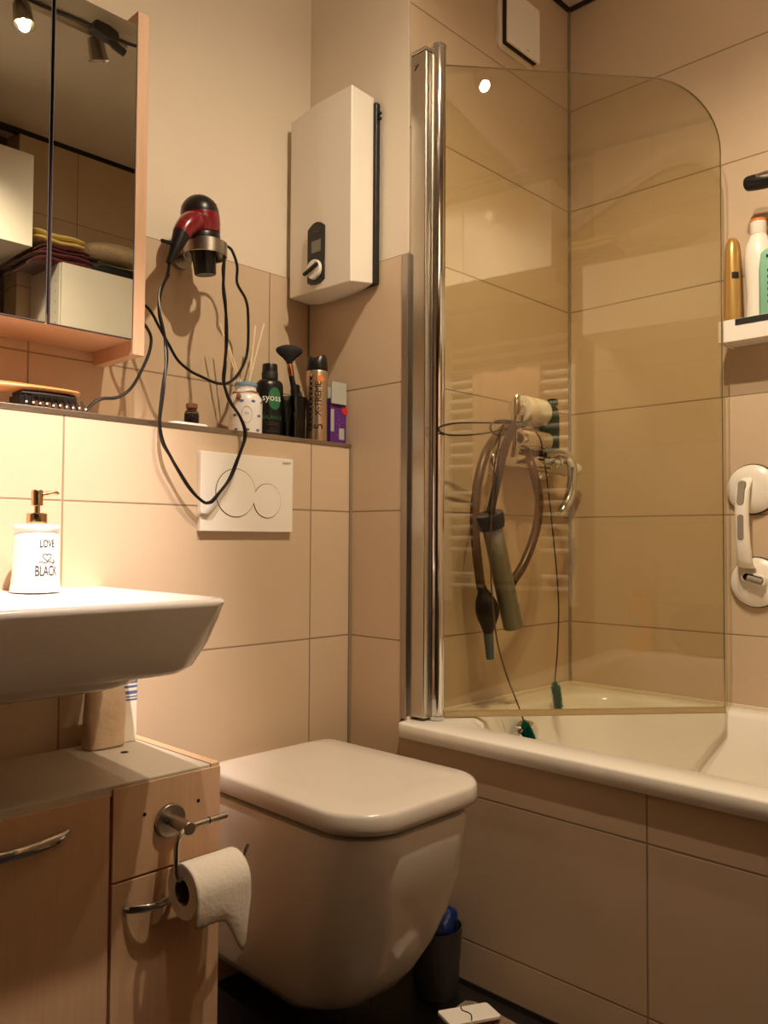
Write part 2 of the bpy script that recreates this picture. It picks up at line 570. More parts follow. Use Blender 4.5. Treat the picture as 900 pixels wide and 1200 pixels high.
g = MB().tube([(.0072, -.200, 2.048), (.0072, -.207, 2.043), (.0072, -.212, 2.048), (.0072, -.200, 2.036)], .0009, 5)
g.build('screw_slot', 'ink', t)

# ------------------------------------------------------------------ toilet
t = thing('toilet', 'white wall-hung toilet with its lid closed', 'toilet', (-.295, -.25, .05))


def dshape(hw, yf, yb, z, rf, rb, bow=.018, xc=-.287, n=10):
    l = rrect(xc - hw, xc + hw, yf, yb, rf, z, n, (rf, rf, rb, rb))
    o_ = []
    for p in l:
        k = max(0, (yb - p.y) / (yb - yf))
        u = (p.x - xc) / hw
        o_.append(Vector((p.x - .010 * (p.x - xc) / hw * (1 - k), p.y - bow * (1 - u * u) * k ** 3, z)))
    return o_


bowl = [(.090, -.27, .050, .06), (.110, -.325, .060, .07), (.124, -.37, .085, .08), (.138, -.405, .125, .09), (.153, -.440, .180, .10),
        (.164, -.468, .245, .10), (.171, -.487, .315, .10), (.175, -.497, .380, .10), (.176, -.500, .412, .10), (.173, -.497, .424, .098), (.16, -.48, .428, .09)]
MB().loft([dshape(hw, yf, 0.0, z, rf, .02) for hw, yf, z, rf in bowl]).build('bowl', 'ceramic', t, ang=55)
sl = [(.163, -.488, .4285, .09), (.165, -.49, .4305, .09), (.165, -.49, .436, .09)]
MB().loft([dshape(hw, yf, -.07, z, rf, .03) for hw, yf, z, rf in sl]).build('lid_gap_shade', 'shadowgap', t, ang=55)  # dark insert, painted shade of the gap between lid and bowl
ld = [(.172, -.496, .4365, .085), (.180, -.506, .4375, .085), (.184, -.510, .441, .085), (.1855, -.512, .448, .086), (.1845, -.511, .468, .086), (.182, -.508, .4735, .084), (.176, -.502, .4755, .08), (.12, -.44, .4762, .05)]
MB().loft([dshape(hw, yf, -.056, z, rf, .025, .018) for hw, yf, z, rf in ld]).build('lid', 'lid', t, ang=55)
for x in (-.37, -.20):
    MB().cyl((x, -.05, .428), (x, -.05, .446), .014, n=16).build('hinge', 'chrome', t)
# flush plate
t = thing('flush_plate', 'white dual flush plate with two round buttons on the tiled wall', 'flush plate', (-.319, 0, .947))
MB().box(-.443, -.195, -.0125, .0, .9475, 1.1145).build('plate', 'white', t, bevel=.0015)


def cdisc(cx, cz, r, m, nm):
    g = MB().cyl((cx, -.0126, cz), (cx, -.0134, cz), r, n=48)
    return g.build(nm, m, t)


cdisc(-.354, 1.031, .0525, 'shadowgap', 'button_gap')
MB().cyl((-.354, -.0127, 1.031), (-.354, -.0142, 1.031), .0512, n=48).build('button', 'white', t)
cdisc(-.269, 1.017, .0385, 'shadowgap', 'button_gap')
MB().cyl((-.269, -.0127, 1.017), (-.269, -.0143, 1.017), .0374, n=48).build('button', 'white', t)
text_mb('GEBERIT', .007, lambda x, y: Vector((-.214 + x, -.0129, 1.104 + y)), 2).build('lettering', 'inkg', t)

# ------------------------------------------------------------------ washbasin
t = thing('washbasin', 'wide white ceramic washbasin with tapered front mounted on the tiled wall', 'washbasin', (-.975, -.2, .71))


def wb(iS, iF, z, r, back=-.0008, taper=.028, n=6):
    l = rrect(-1.30 + iS, -.652 - iS, -.460 + iF, back, r, z, n, (r, r, .004, .004))
    for p in l:
        k = -p.y / .46
        p.x += taper * k * (1 if p.x < -.976 else -1)
    return l


L_ = [wb(.17, .17, .705, .03), wb(.150, .150, .706, .04), wb(.110, .118, .708, .05), wb(.088, .100, .716, .05), wb(.078, .092, .7285, .05), wb(.054, .066, .7285, .05), wb(.036, .052, .731, .05), wb(.022, .040, .741, .05), wb(.010, .022, .775, .045), wb(.003, .008, .812, .038),
      wb(.002, .001, .832, .032), wb(0, 0, .837, .03), wb(.002, .002, .8415, .03), wb(.008, .008, .843, .028), wb(.015, .015, .842, .024),
      wb(.021, .021, .837, .02), wb(.026, .025, .8345, .02, -.012), wb(.040, .032, .832, .03, -.125), wb(.048, .040, .825, .035, -.135), wb(.075, .06, .785, .05, -.145), wb(.11, .09, .752, .06, -.165), wb(.16, .13, .742, .05, -.2)]
for l in L_:
    for p in l:                                    # the rim climbs slightly towards the wall
        p.z += .006 * (1 + p.y / .46) if p.z > .75 else 0
        if p.y > -.014 and p.z > .83:
            p.z = min(p.z, .8405)
MB().loft(L_).build('basin', 'ceramic', t, ang=50)

# soap dispenser
DC = (-.811, -.0765)
t = thing('soap_dispenser', 'white ceramic soap dispenser printed LOVE BLACK on the washbasin', 'soap dispenser', (DC[0], DC[1], .840))
zb = .8395
MB().lathe([(.036, zb), (.0405, zb + .001), (.0408, zb + .006), (.0395, zb + .012), (.0385, zb + .017), (.0392, zb + .019), (.0378, zb + .027), (.0375, zb + .085), (.0365, zb + .094), (.0345, zb + .100),
            (.0345, zb + .103), (.0372, zb + .106), (.0376, zb + .110), (.0355, zb + .1135), (.02, zb + .1145)], DC, 40).build('bottle', 'porcelain', t, ang=60)
MB().lathe([(.0165, zb + .1142), (.017, zb + .1155), (.017, zb + .1325), (.0155, zb + .134), (.006, zb + .1345)], DC, 28).build('collar', 'gold', t)
g = MB().lathe([(.0050, zb + .134), (.0050, zb + .146), (.0095, zb + .147), (.0100, zb + .170), (.0085, zb + .1735), (.001, zb + .174)], DC, 20)
g.build('pump', 'gold', t)
g = MB().tube(crv([(DC[0] + .004, DC[1], zb + .164), (DC[0] + .018, DC[1] - .002, zb + .168), (DC[0] + .030, DC[1] - .004, zb + .170), (DC[0] + .034, DC[1] - .0045, zb + .1675)], 4), [.0045] * 4 + [.004] * 4 + [.0032] * 5, 10)
g.build('spout', 'gold', t)
r = .0377
dw_ = wrap(DC, r, zb + .0, -86)
g = text_mb('LOVE', .0185, lambda x, y: dw_(x * .60, y + .082), 6, .95)
h = []
for k in range(41):
    a = 2 * PI * k / 40
    h.append((.00062 * 16 * math.sin(a) ** 3 * .75, .00045 * (13 * math.cos(a) - 5 * math.cos(2 * a) - 2 * math.cos(3 * a) - math.cos(4 * a))))
f = wrap(DC, r, zb + .060, -86, off=.0003)
g.tube([f(x, y) for x, y in h], .0005, 5)
g.tube([f(-.014 + .028 * k / 14, -.0085 + .0025 * math.sin(k * .9) * (k / 14)) for k in range(15)], .0005, 5)
g.tube([f(.011, -.004), f(.014, -.0075), f(.010, -.010)], .0005, 5)
gb = text_mb('BLACK', .0245, lambda x, y: dw_(x * .56, y + .036), 6, .9)
g.add(gb.v, gb.f)
g.build('lettering', 'ink', t)

# ------------------------------------------------------------------ vanity unit under the basin
t = thing('vanity_cabinet', 'low beech vanity cabinet below the washbasin', 'cabinet', (-.94, -.16, 0))
VR, VF, VT = -.5825, -.295, .552
g = MB()
g.box(-1.28, VR - .017, VF + .021, -.02, .06, VT - .018)
g.box(-1.26, VR - .03, VF + .05, -.03, 0, .06)
g.build('carcass', 'beech', t, bevel=.001)
MB().box(-1.28, VR - .0175, VF + .004, -.02, VT - .0175, VT - .001).build('top_board', 'grey_top', t, bevel=.002)
MB().box(VR - .0165, VR, VF + .003, -.018, .06, VT).build('side_panel', 'beech', t, bevel=.001)
dr = MB().box(-1.276, -.7835, VF, VF + .018, .075, VT - .013).build('door', 'beech', t, bevel=.0015)
dw = MB().box(-.7785, VR, VF, VF + .0028, .4040, VT - .006).build('drawer', 'beech', t, bevel=.001)
MB().box(-.7785, VR - .017, VF + .003, VF + .019, .4040, VT - .018).build('drawer_box', 'beech', dw)
d2 = MB().box(-.7785, VR, VF, VF + .0028, .075, .4000).build('door', 'beech', t, bevel=.001)
MB().box(-.7785, VR - .017, VF + .003, VF + .019, .075, .4000).build('backing', 'beech', d2)


def bow(xa, xb, z, parent, dep=.028, w=.0065):
    n = 18
    lo = []
    for k in range(n + 1):
        u = k / n
        x = xa + (xb - xa) * u
        y = VF - .001 - dep * math.sin(PI * u) ** .7
        dx, dy = (xb - xa) / n, -dep * .7 * PI / n * math.cos(PI * u) * max(.2, math.sin(PI * u)) ** -.3
        T = Vector((dx, dy, 0)).normalized()
        q = Vector((T.y, -T.x, 0))
        c = Vector((x, y, z))
        lo.append([c + q * a * .0028 + Vector((0, 0, b * w)) for a, b in ((-1, -.8), (-.6, -1), (.6, -1), (1, -.8), (1, .8), (.6, 1), (-.6, 1), (-1, .8))])
    return MB().loft(lo).build('handle', 'chrome', parent, ang=60)


bow(-1.055, -.848, .4985, dr, .03, .0078)
bow(-.757, -.672, .3590, d2, .022, .0058)
for x, z in ((-.725, .496), (-.626, .496)):
    MB().cyl((x, VF - .0004, z), (x, VF + .001, z), .0032, n=12).build('screw_hole', 'hole', dw)
MB().cyl((-.908, -.145, VT - .0012), (-.908, -.145, VT - .0005), .011, n=20).build('pipe_hole', 'hole', t)
g = MB().cyl((-.665, -.12, VT - .0012), (-.665, -.12, VT - .0004), .007, n=16)
g.build('cam_hole', 'hole', t)

# things on the vanity top
t = thing('wipes_pack', 'crumpled beige foil pack standing on the vanity under the washbasin', 'pack', (-.668, -.055, .552))
lp = []
for k, (z, sx, sy) in enumerate(((.552, .036, .020), (.556, .037, .024), (.58, .036, .025), (.61, .0375, .024), (.64, .036, .022), (.665, .034, .017), (.682, .034, .008), (.688, .034, .003))):
    lp.append([Vector((-.6725 + sx * (1 + .05 * math.sin(5 * a + k)) * math.copysign(abs(math.cos(a)) ** .6, math.cos(a)),
                       -.058 + sy * math.copysign(abs(math.sin(a)) ** .7, math.sin(a)), z)) for a in [2 * PI * i / 28 for i in range(28)]])
MB().loft(lp).build('pouch', 'foil', t)
t = thing('bandage_box', 'white box with blue stripes standing behind the beige foil pack', 'box', (-.606, -.034, .552))
MB().box(-.634, -.606, -.056, -.020, .5515, .685).build('carton', 'white', t, bevel=.001)
g = MB()
for z, h in ((.628, .003), (.634, .002), (.640, .006), (.652, .004), (.660, .009)):
    g.box(-.6343, -.6057, -.0564, -.0197, z, z + h)
g.build('stripes', 'blueprint', t)

# toilet roll holder on the drawer front + roll
t = thing('toilet_roll_holder', 'chrome toilet roll holder with a spare arm on the drawer front', 'toilet roll holder', (-.681, VF, .478))
g = MB().cyl((-.681, VF - .0003, .478), (-.681, VF - .009, .478), .0265, n=36)
g.build('rosette', 'steel', t, bevel=.002)
MB().cyl((-.681, VF - .009, .478), (-.684, -.362, .480), .0105, n=24).build('post', 'steel', t, bevel=.002)
MB().cyl((-.676, -.352, .4805), (-.612, -.355, .4835), .0048, n=14).build('spare_arm', 'steel', t)
MB().cyl((-.6455, -.3533, .482), (-.6435, -.3534, .482), .0054, n=14).build('groove', 'hole', t)
g = MB().tube(crv([(-.684, -.356, .478), (-.694, -.357, .477), (-.7035, -.358, .468), (-.706, -.358, .455), (-.706, -.359, .42), (-.703, -.360, .409), (-.695, -.360, .4055), (-.66, -.360, .4055), (-.60, -.360, .4055), (-.585, -.360, .408), (-.577, -.360, .420), (-.572, -.36, .428)], 4), .0042, 12)
g.build('arm', 'chrome', t)
t = thing('toilet_roll', 'white toilet roll hanging on the chrome holder with a torn end', 'toilet roll', (-.645, -.36, .345))
RX0, RX1, RY, RZ, RO, RI = -.6965, -.5965, -.360, .3855, .0425, .0205
lo = []
n = 40
for x, r in ((RX0, RI), (RX0, RO - .002), (RX0 + .002, RO), (RX1 - .002, RO), (RX1, RO - .002), (RX1, RI), (RX0, RI)):
    lo.append([Vector((x, RY + r * math.cos(2 * PI * k / n), RZ + r * math.sin(2 * PI * k / n))) for k in range(n)])
MB().loft(lo, False, False).build('paper', 'paper', t, ang=45)
lo = []
for x, r in ((RX0 + .001, RI + .0006), (RX1 - .001, RI + .0006), (RX1 - .001, RI - .001), (RX0 + .001, RI - .001), (RX0 + .001, RI + .0006)):
    lo.append([Vector((x, RY + r * math.cos(2 * PI * k / n), RZ + r * math.sin(2 * PI * k / n))) for k in range(n)])
MB().loft(lo, False, False).build('core', 'card', t)
# the hanging sheet with its torn lower edge
g = MB()
rows, cols = 12, 14


def torn(u):
    e = ((0, .343), (.14, .339), (.30, .340), (.52, .338), (.60, .328), (.70, .310), (.82, .286), (.90, .278), (.94, .284), (.975, .305), (1, .345))
    for (a, za), (b, zb_) in zip(e, e[1:]):
        if a <= u <= b:
            return za + (zb_ - za) * (u - a) / (b - a) + .0010 * math.sin(u * 70)
    return .3


vs = []
rows, cols, arcn = 22, 18, 12
for i in range(rows + 1):
    for k in range(cols + 1):
        u = k / cols
        x = RX0 + .0004 + (RX1 - RX0 - .0008) * u
        if i <= arcn:                                  # still wound on the roll, from the back over the top to the front
            a = math.radians(150 - 150 * i / arcn)
            vs.append(Vector((x, RY - (RO + .0005) * math.cos(a), RZ + (RO + .0005) * math.sin(a))))
        else:
            q = (i - arcn) / (rows - arcn)
            z = RZ + (torn(u) - RZ) * q
            vs.append(Vector((x, RY - RO - .0005 + .006 * q * q - .004 * u * q * math.sin(PI * q), z)))
g.add(vs, [(i * (cols + 1) + k, i * (cols + 1) + k + 1, (i + 1) * (cols + 1) + k + 1, (i + 1) * (cols + 1) + k) for i in range(rows) for k in range(cols)])
o = g.build('loose_sheet', 'paper', t)
md = o.modifiers.new('Solid', 'SOLIDIFY')
md.thickness = .0004

# ------------------------------------------------------------------ mirror cabinet
t = thing('mirror_cabinet', 'beech mirror cabinet with mirrored doors above the ledge', 'mirror cabinet', (-.9, .08, 1.295))
CR, CL, CZ0, CZ1 = -.570, -1.30, 1.294, 1.986
MB().box(CR - .025, CR, .000, .1645, CZ0, CZ1).build('side_panel', 'beech2', t, bevel=.001)
MB().box(CL, CL + .025, .000, .1645, CZ0, CZ1).build('side_panel', 'beech2', t, bevel=.001)
MB().box(CL + .0255, CR - .0255, .004, .164, 1.322, 1.340).build('bottom_panel', 'beech2', t)
MB().box(CL + .0255, CR - .0255, .012, .164, 1.925, 1.943).build('top_panel', 'beech2', t)
MB().box(CL + .0255, CR - .0255, .150, .164, 1.340, 1.925).build('back_panel', 'beech2', t)
for xa, xb in ((CL + .030, -.7705), (-.7665, CR - .029)):
    dd = MB().box(xa, xb, -.0035, .0115, 1.3225, 1.949).build('door', 'darkdoor', t)
    MB().box(xa + .0012, xb - .0012, -.0065, -.0036, 1.3225, 1.9495).build('mirror', 'mirror', dd)
    g = MB()
    g.box(xb - .0020, xb - .0010, -.0070, -.0034, 1.322, 1.950)
    g.box(xa + .0010, xa + .0020, -.0070, -.0034, 1.322, 1.950)
    g.box(xa + .001, xb - .001, -.0070, -.0034, 1.3215, 1.3227)
    g.build('polished_edge', 'darkgrey', dd)

# ------------------------------------------------------------------ instantaneous water heater
t = thing('water_heater', 'white instantaneous water heater with a black control panel on the wall', 'water heater', (-.05, .01, 1.48))
pl = [(-.014, .150, 1.543), (-.081, .146, 1.545), (-.0995, .030, 1.536), (-.1005, .0, 1.534), (-.1005, -.100, 1.532), (-.016, -.089, 1.548),
      (-.016, -.065, 1.541), (-.016, -.04, 1.536), (-.016, .0, 1.532), (-.016, .05, 1.530), (-.016, .10, 1.534)]
top = [Vector((x, y, 2.003 - .004 * (x < -.05))) for x, y, z in pl]
bot = [Vector((x, y, z)) for x, y, z in pl]
MB().loft([bot, top]).build('cover', 'white', t, bevel=.003, ang=12, bseg=3)
MB().box(-.0165, -.001, -.0975, .132, 1.545, 1.992).build('back_plate', 'black', t, bevel=.004)
for z in (1.965, 1.952):
    MB().cyl((-.006, -.0975, z), (-.006, -.103, z), .004, n=10).build('screw', 'black', t)


def arc(y0, y1, z0, b0, z1, b1, n=10):
    o_ = [(y0 + (y1 - y0) * k / n, z0 + b0 * (1 - (2 * k / n - 1) ** 2) + 0) for k in range(n + 1)]
    o_ += [(y1 + (y0 - y1) * k / n, z1 + b1 * (1 - (2 * k / n - 1) ** 2)) for k in range(n + 1)]
    return o_


cp = MB().prism(arc(-.010, .051, 1.558, -.008, 1.688, .014), 'X', -.1034, -.1000).build('control_panel', 'panelb', t)
MB().prism([(.002, 1.628), (.036, 1.628), (.036, 1.657), (.002, 1.657)], 'X', -.1040, -.1033).build('display', 'lcd', cp)
MB().cyl((-.1033, .021, 1.585), (-.1125, .021, 1.585), .0245, .0235, n=36).build('knob', 'white', t, bevel=.002)
g = MB()
a = math.radians(20)
Mr = Matrix.Translation((-.1125, .024, 1.585)) @ Matrix.Rotation(-a, 4, 'X')
k0 = MB().box(-.0075, 0, -.025, .027, -.0035, .0035)
g.add([Mr @ p for p in k0.v], k0.f)
g.build('pointer', 'black', t, bevel=.001)
text_mb('STIEBEL', .0075, lambda x, y: Vector((-.1037, .0205 - x, 1.678 + y)), 2).build('lettering', 'inkg', cp)

# ------------------------------------------------------------------ hair dryer in its ring holder
t = thing('dryer_holder', 'brushed steel ring holder for the hair dryer on the plaster wall', 'holder', (-.392, .165, 1.55))
n = 40
lo = []
for r, z in ((.0462, 1.5535), (.0478, 1.5545), (.0478, 1.5835), (.0462, 1.5845), (.0448, 1.5835), (.0448, 1.5545), (.0462, 1.5535)):
    lo.append([Vector((-.391 + r * math.cos(2 * PI * k / n), .060 + r * math.sin(2 * PI * k / n), z)) for k in range(n)])
MB().loft(lo, False, False).build('ring', 'steel', t, ang=40)
MB().cyl((-.391, .106, 1.574), (-.391, .150, 1.574), .009, n=16).build('bracket', 'steel', t)
MB().cyl((-.391, .150, 1.574), (-.391, .1645, 1.574), .026, n=30).build('wall_plate', 'steel', t, bevel=.002)
t = thing('hair_dryer', 'dark red and black hair dryer hanging nozzle down in the steel ring', 'hair dryer', (-.39, .06, 1.51))
A = Vector((-.3895, .060, 1.513))
B = Vector((-.4145, .056, 1.684))
ax = (B - A)
Lh = ax.length
Mq = Matrix.Translation(A) @ ax.to_track_quat('Z', 'Y').to_matrix().to_4x4()


def axl(prof, nm, m, par, n=32, cap0=True, cap1=True):
    return MB().lathe(prof, (0, 0), n, M=Mq, cap0=cap0, cap1=cap1).build(nm, m, par)


axl([(.012, .001), (.0215, 0), (.0235, .002), (.0265, .045), (.031, .055), (.031, .060)], 'nozzle', 'black', t)
axl([(.031, .060), (.0385, .066), (.0395, .072), (.0395, .086), (.0385, .088)], 'nozzle_collar', 'black', t)
bd = axl([(.0385, .0885), (.0405, .090), (.0425, .108), (.0428, .122), (.0424, .128), (.0420, .1304)], 'housing', 'red', t)
axl([(.0418, .1306)] + [(.0418 * math.sqrt(max(0, 1 - (k / 12) ** 2)), .1308 + .0420 * k / 12) for k in range(13)], 'rear_cap', 'black', t)
g = MB()
for zz in (.150, .157, .163):
    rr_ = .0421 * math.sqrt(1 - ((zz - .1308) / .0420) ** 2)
    g.tube([Mq @ Vector((rr_ * math.cos(q), rr_ * math.sin(q), zz + .004 * math.cos(q - 2.2))) for q in [2 * PI * k / 40 for k in range(41)]], .0008, 6)
g.build('vent_ribs', 'blackm', t)
MB().tube(crv([(-.424, .048, 1.618), (-.440, .036, 1.611), (-.454, .030, 1.600), (-.465, .028, 1.587), (-.473, .027, 1.572)], 5), [.027 - .0004 * k for k in range(21)], 20).build('handle', 'red', t)
MB().tube(crv([(-.472, .027, 1.576), (-.480, .0265, 1.556), (-.489, .027, 1.535), (-.4995, .030, 1.506)], 5), [.0190 - .0007 * k if k < 11 else .0105 - .0007 * (k - 11) for k in range(16)], 16).build('grip', 'black', t)
MB().tube([(-.484, .026, 1.548), (-.505, .024, 1.547), (-.522, .022, 1.546)], [.006, .004, .004], 8).build('hanging_loop', 'black', t)
c1 = [(-.4995, .030, 1.506), (-.491, .048, 1.49), (-.505, .047, 1.455), (-.513, .042, 1.43), (-.518, .033, 1.392), (-.511, .023, 1.347), (-.513, .010, 1.301), (-.529, -.004, 1.244), (-.543, -.016, 1.172),
      (-.541, -.024, 1.129), (-.525, -.029, 1.095), (-.485, -.03, 1.038), (-.450, -.03, 1.009), (-.434, -.03, 1.007), (-.419, -.03, 1.018), (-.381, -.03, 1.061), (-.359, -.029, 1.108), (-.339, -.022, 1.156),
      (-.346, -.016, 1.193), (-.368, -.008, 1.229), (-.38, .001, 1.271), (-.374, .005, 1.314), (-.366, .010, 1.374), (-.369, .012, 1.432), (-.3755, .012, 1.47), (-.373, .015, 1.51), (-.364, .026, 1.545), (-.354, .040, 1.575),
      (-.350, .047, 1.590), (-.345, .055, 1.5955), (-.336, .061, 1.594), (-.318, .063, 1.587), (-.301, .066, 1.556), (-.297, .071, 1.519), (-.268, .078, 1.49), (-.257, .082, 1.456), (-.264, .073, 1.371), (-.286, .066, 1.322),
      (-.319, .061, 1.287), (-.354, .06, 1.278), (-.397, .063, 1.288), (-.424, .065, 1.297), (-.451, .069, 1.316), (-.471, .076, 1.35), (-.49, .083, 1.385), (-.511, .089, 1.419), (-.545, .10, 1.44), (-.556, .09, 1.42),
      (-.545, .068, 1.39), (-.531, .06, 1.369), (-.521, .06, 1.35), (-.524, .06, 1.321), (-.538, .06, 1.286), (-.558, .06, 1.248), (-.577, .06, 1.226), (-.599, .06, 1.214), (-.626, .06, 1.209), (-.644, .06, 1.199),
      (-.656, .06, 1.185), (-.668, .06, 1.176), (-.682, .065, 1.1725)]
pc = crv(c1, 6)
MB().tube(pc, .0033, 8).build('cord', 'cord', t)
# second strand twisted round the hanging loop
q = pc[6:164]
MB().tube([p + Vector((math.cos(i * .32), .5 * math.sin(i * .32), .6 * math.sin(i * .32))) * .0033 for i, p in enumerate(q)], .0026, 6).build('cord_strand', 'cord', t)

# ------------------------------------------------------------------ things on the ledge
ZL = 1.1662
t = thing('hair_brush', 'wooden hair brush with white tipped black bristles on the ledge', 'hair brush', (-.80, .05, ZL))
prof = [(-1.00, .011, .010), (-.97, .013, .012), (-.92, .012, .012), (-.87, .012, .011), (-.84, .013, .010), (-.81, .022, .009), (-.78, .030, .008), (-.74, .033, .0075), (-.71, .033, .007), (-.690, .028, .0065), (-.682, .016, .004)]
lo = []
for x, w, h in prof:
    zc = 1.2075 + (.004 if x < -.93 else 0) - max(0, min(1, (-.83 - x) / .1)) * .012
    lo.append([Vector((x, .055 + w * math.cos(a), zc + h * math.sin(a))) for a in [2 * PI * k / 20 for k in range(20)]])
MB().loft(lo).build('wooden_back', 'wood', t)
lo = []
for x, w in ((-.800, .012), (-.795, .022), (-.76, .029), (-.72, .029), (-.695, .024), (-.688, .014)):
    lo.append([Vector((x, .055 + w * math.cos(a), 1.1965 + .007 * math.sin(a))) for a in [2 * PI * k / 20 for k in range(20)]])
MB().loft(lo).build('cushion', 'blackm', t)
g = MB()
gt = MB()
random.seed(2)
for i in range(10):
    for k in range(5):
        x = -.792 + .0118 * i + (.004 if k % 2 else 0)
        y = .027 + .0125 * k
        tip = Vector((x + .006 * (i - 3) / 9, y - .010, ZL + .0035 + .002 * random.random() + (.006 if k == 0 else 0)))
        g.tube([(x, y, 1.193), tip], .0011, 5)
        gt.ball(tip, .0022, n=8)
g.box(-.80, -.775, .03, .08, ZL, 1.192)
g.build('bristles', 'black', t)
gt.build('bristle_tips', 'inkwhite', t)

g = MB()
g.loft([rrect(-.512, -.412, .001, .075, .012, ZL), rrect(-.514, -.410, .001, .077, .014, ZL + .003), rrect(-.495, -.412, .004, .072, .014, ZL + .0075)])
tag(g.build('cotton_pad', 'paper'), 'flat white pad lying on the ledge edge under the corked jar', 'pad')
t = thing('corked_jar', 'tiny corked jar of dark berries on the flat white pad', 'jar', (-.43, .045, ZL + .0078))
jc = (-.430, .045)
zj = ZL + .0078
MB().lathe([(.012, zj), (.0155, zj + .001), (.016, zj + .004), (.016, zj + .027), (.013, zj + .031), (.0115, zj + .033), (.0115, zj + .037)], jc, 24, cap1=False).build('glass', 'clear', t)
MB().lathe([(.012, zj + .0012), (.0148, zj + .003), (.0150, zj + .024), (.010, zj + .026)], jc, 24).build('contents', 'wine', t)
MB().lathe([(.0095, zj + .030), (.0100, zj + .037), (.0125, zj + .0375), (.0125, zj + .046), (.011, zj + .047)], jc, 24).build('cork', 'cork', t)

# reed diffuser
t = thing('reed_diffuser', 'white ceramic reed diffuser with blue eye pattern and pale sticks', 'diffuser', (-.275, .063, ZL))
dc = (-.275, .063)
MB().lathe([(.034, ZL), (.0375, ZL + .001), (.0380, ZL + .005), (.0382, ZL + .078), (.036, ZL + .088), (.029, ZL + .098), (.0245, ZL + .103), (.0235, ZL + .112), (.0255, ZL + .116), (.0255, ZL + .119), (.018, ZL + .120), (.017, ZL + .112)], dc, 36).build('bottle', 'porcelain', t, ang=50)
MB().lathe([(.0250, ZL + .1145), (.0262, ZL + .1155), (.0262, ZL + .1215), (.025, ZL + .1225), (.0195, ZL + .1225)], dc, 36).build('neck_band', 'lightblue', t)
for dz, degs in ((.012, (-160, -120, -80)), (.045, (-165, -75)), (.077, (-140, -100, -60))):
    for dg in degs:
        g = disc_on(dc, .0382, ZL + dz, dg, .0052, .0032, 14, ring=.34)
        f = wrap(dc, .0382, ZL + dz, dg, off=.0005)
        k0 = disc_on(dc, .0382, ZL + dz, dg, .0034, .0030, 10)
        g.add(k0.v, k0.f)
        g.build('eye_print', 'blueprint', t)
q_ = disc_on(dc, .0382, ZL + .046, -122, .012, .019, 30, ring=.05)
q_.build('oval_print', 'twine', t)
g = text_mb('lys', .009, wrap(dc, .0382, ZL + .05, -122), 3)
g.build('lettering', 'palegrey', t)
g = MB()
g.tube([Vector((dc[0] + (.0285 + .001 * math.sin(9 * a)) * math.cos(a), dc[1] + .0285 * math.sin(a), ZL + .100 + .002 * math.sin(3 * a))) for a in [2 * PI * k / 30 for k in range(31)]], .0013, 6)
g.tube([Vector((dc[0] + .030 * math.cos(a), dc[1] + .030 * math.sin(a), ZL + .0975 - .002 * math.sin(2 * a))) for a in [2 * PI * k / 30 for k in range(31)]], .0011, 6)
g.build('twine', 'twine', t)
g = MB()
a = math.radians(-150)
g.ball((dc[0] + .0385 * math.cos(a), dc[1] + .0385 * math.sin(a), ZL + .086), .0075, 1, .5, 1.1, 12)
g.build('tag_charm', 'cork', t)
for x0_, x1_, y1_, z1_ in ((-.287, -.327, .095, 1.425), (-.280, -.303, .11, 1.41), (-.264, -.222, .10, 1.44), (-.268, -.208, .085, 1.445)):
    MB().tube([(x0_ + .004, .066, ZL + .03), (x0_, .068, ZL + .11), (x1_, y1_, z1_)], .0021, 6).build('stick', 'reed', t)

# black shampoo bottle
t = thing('shampoo_bottle', 'black shampoo bottle with green round logo beside the diffuser', 'bottle', (-.199, .072, ZL))
sc = (-.199, .072)
MB().lathe([(.028, ZL), (.0325, ZL + .001), (.034, ZL + .006), (.034, ZL + .125), (.0325, ZL + .134), (.027, ZL + .1405), (.017, ZL + .1425)], sc, 36, sx=1.0, sy=.85).build('bottle', 'black', t, ang=50)
MB().lathe([(.0185, ZL + .1425), (.0190, ZL + .144), (.0178, ZL + .178), (.0170, ZL + .180), (.004, ZL + .1805)], sc, 28).build('cap', 'black', t)
MB().lathe([(.0192, ZL + .144), (.0192, ZL + .160), (.0185, ZL + .161)], sc, 28, cap0=False, cap1=False).build('cap_ring', 'blackm', t)
disc_on(sc, .034, ZL + .095, -101, .0165, .0265, 28, sy=.85, off=.0004).build('round_logo', 'inkgreen', t)
text_mb('syoss', .023, wrap(sc, .034, ZL + .096, -114, sy=.85, off=.0008), 8).build('lettering', 'inkwhite', t)
g = text_mb('BALANCE', .0125, wrap(sc, .034, ZL + .050, -112, sy=.85, off=.0006), 5)
g.build('range_lettering', 'inkgreen', t)
g = MB()
for dz, w in ((.037, .016), (.033, .013), (.024, .005), (.018, .014), (.010, .017)):
    f = wrap(sc, .034, ZL + dz, -112, sy=.85, off=.0005)
    g.add([f(-w + 2 * w * k / 8, h) for h in (-.0004, .0004) for k in range(9)], [(k, k + 1, k + 10, k + 9) for k in range(8)])
g.build('small_print', 'inkg', t)

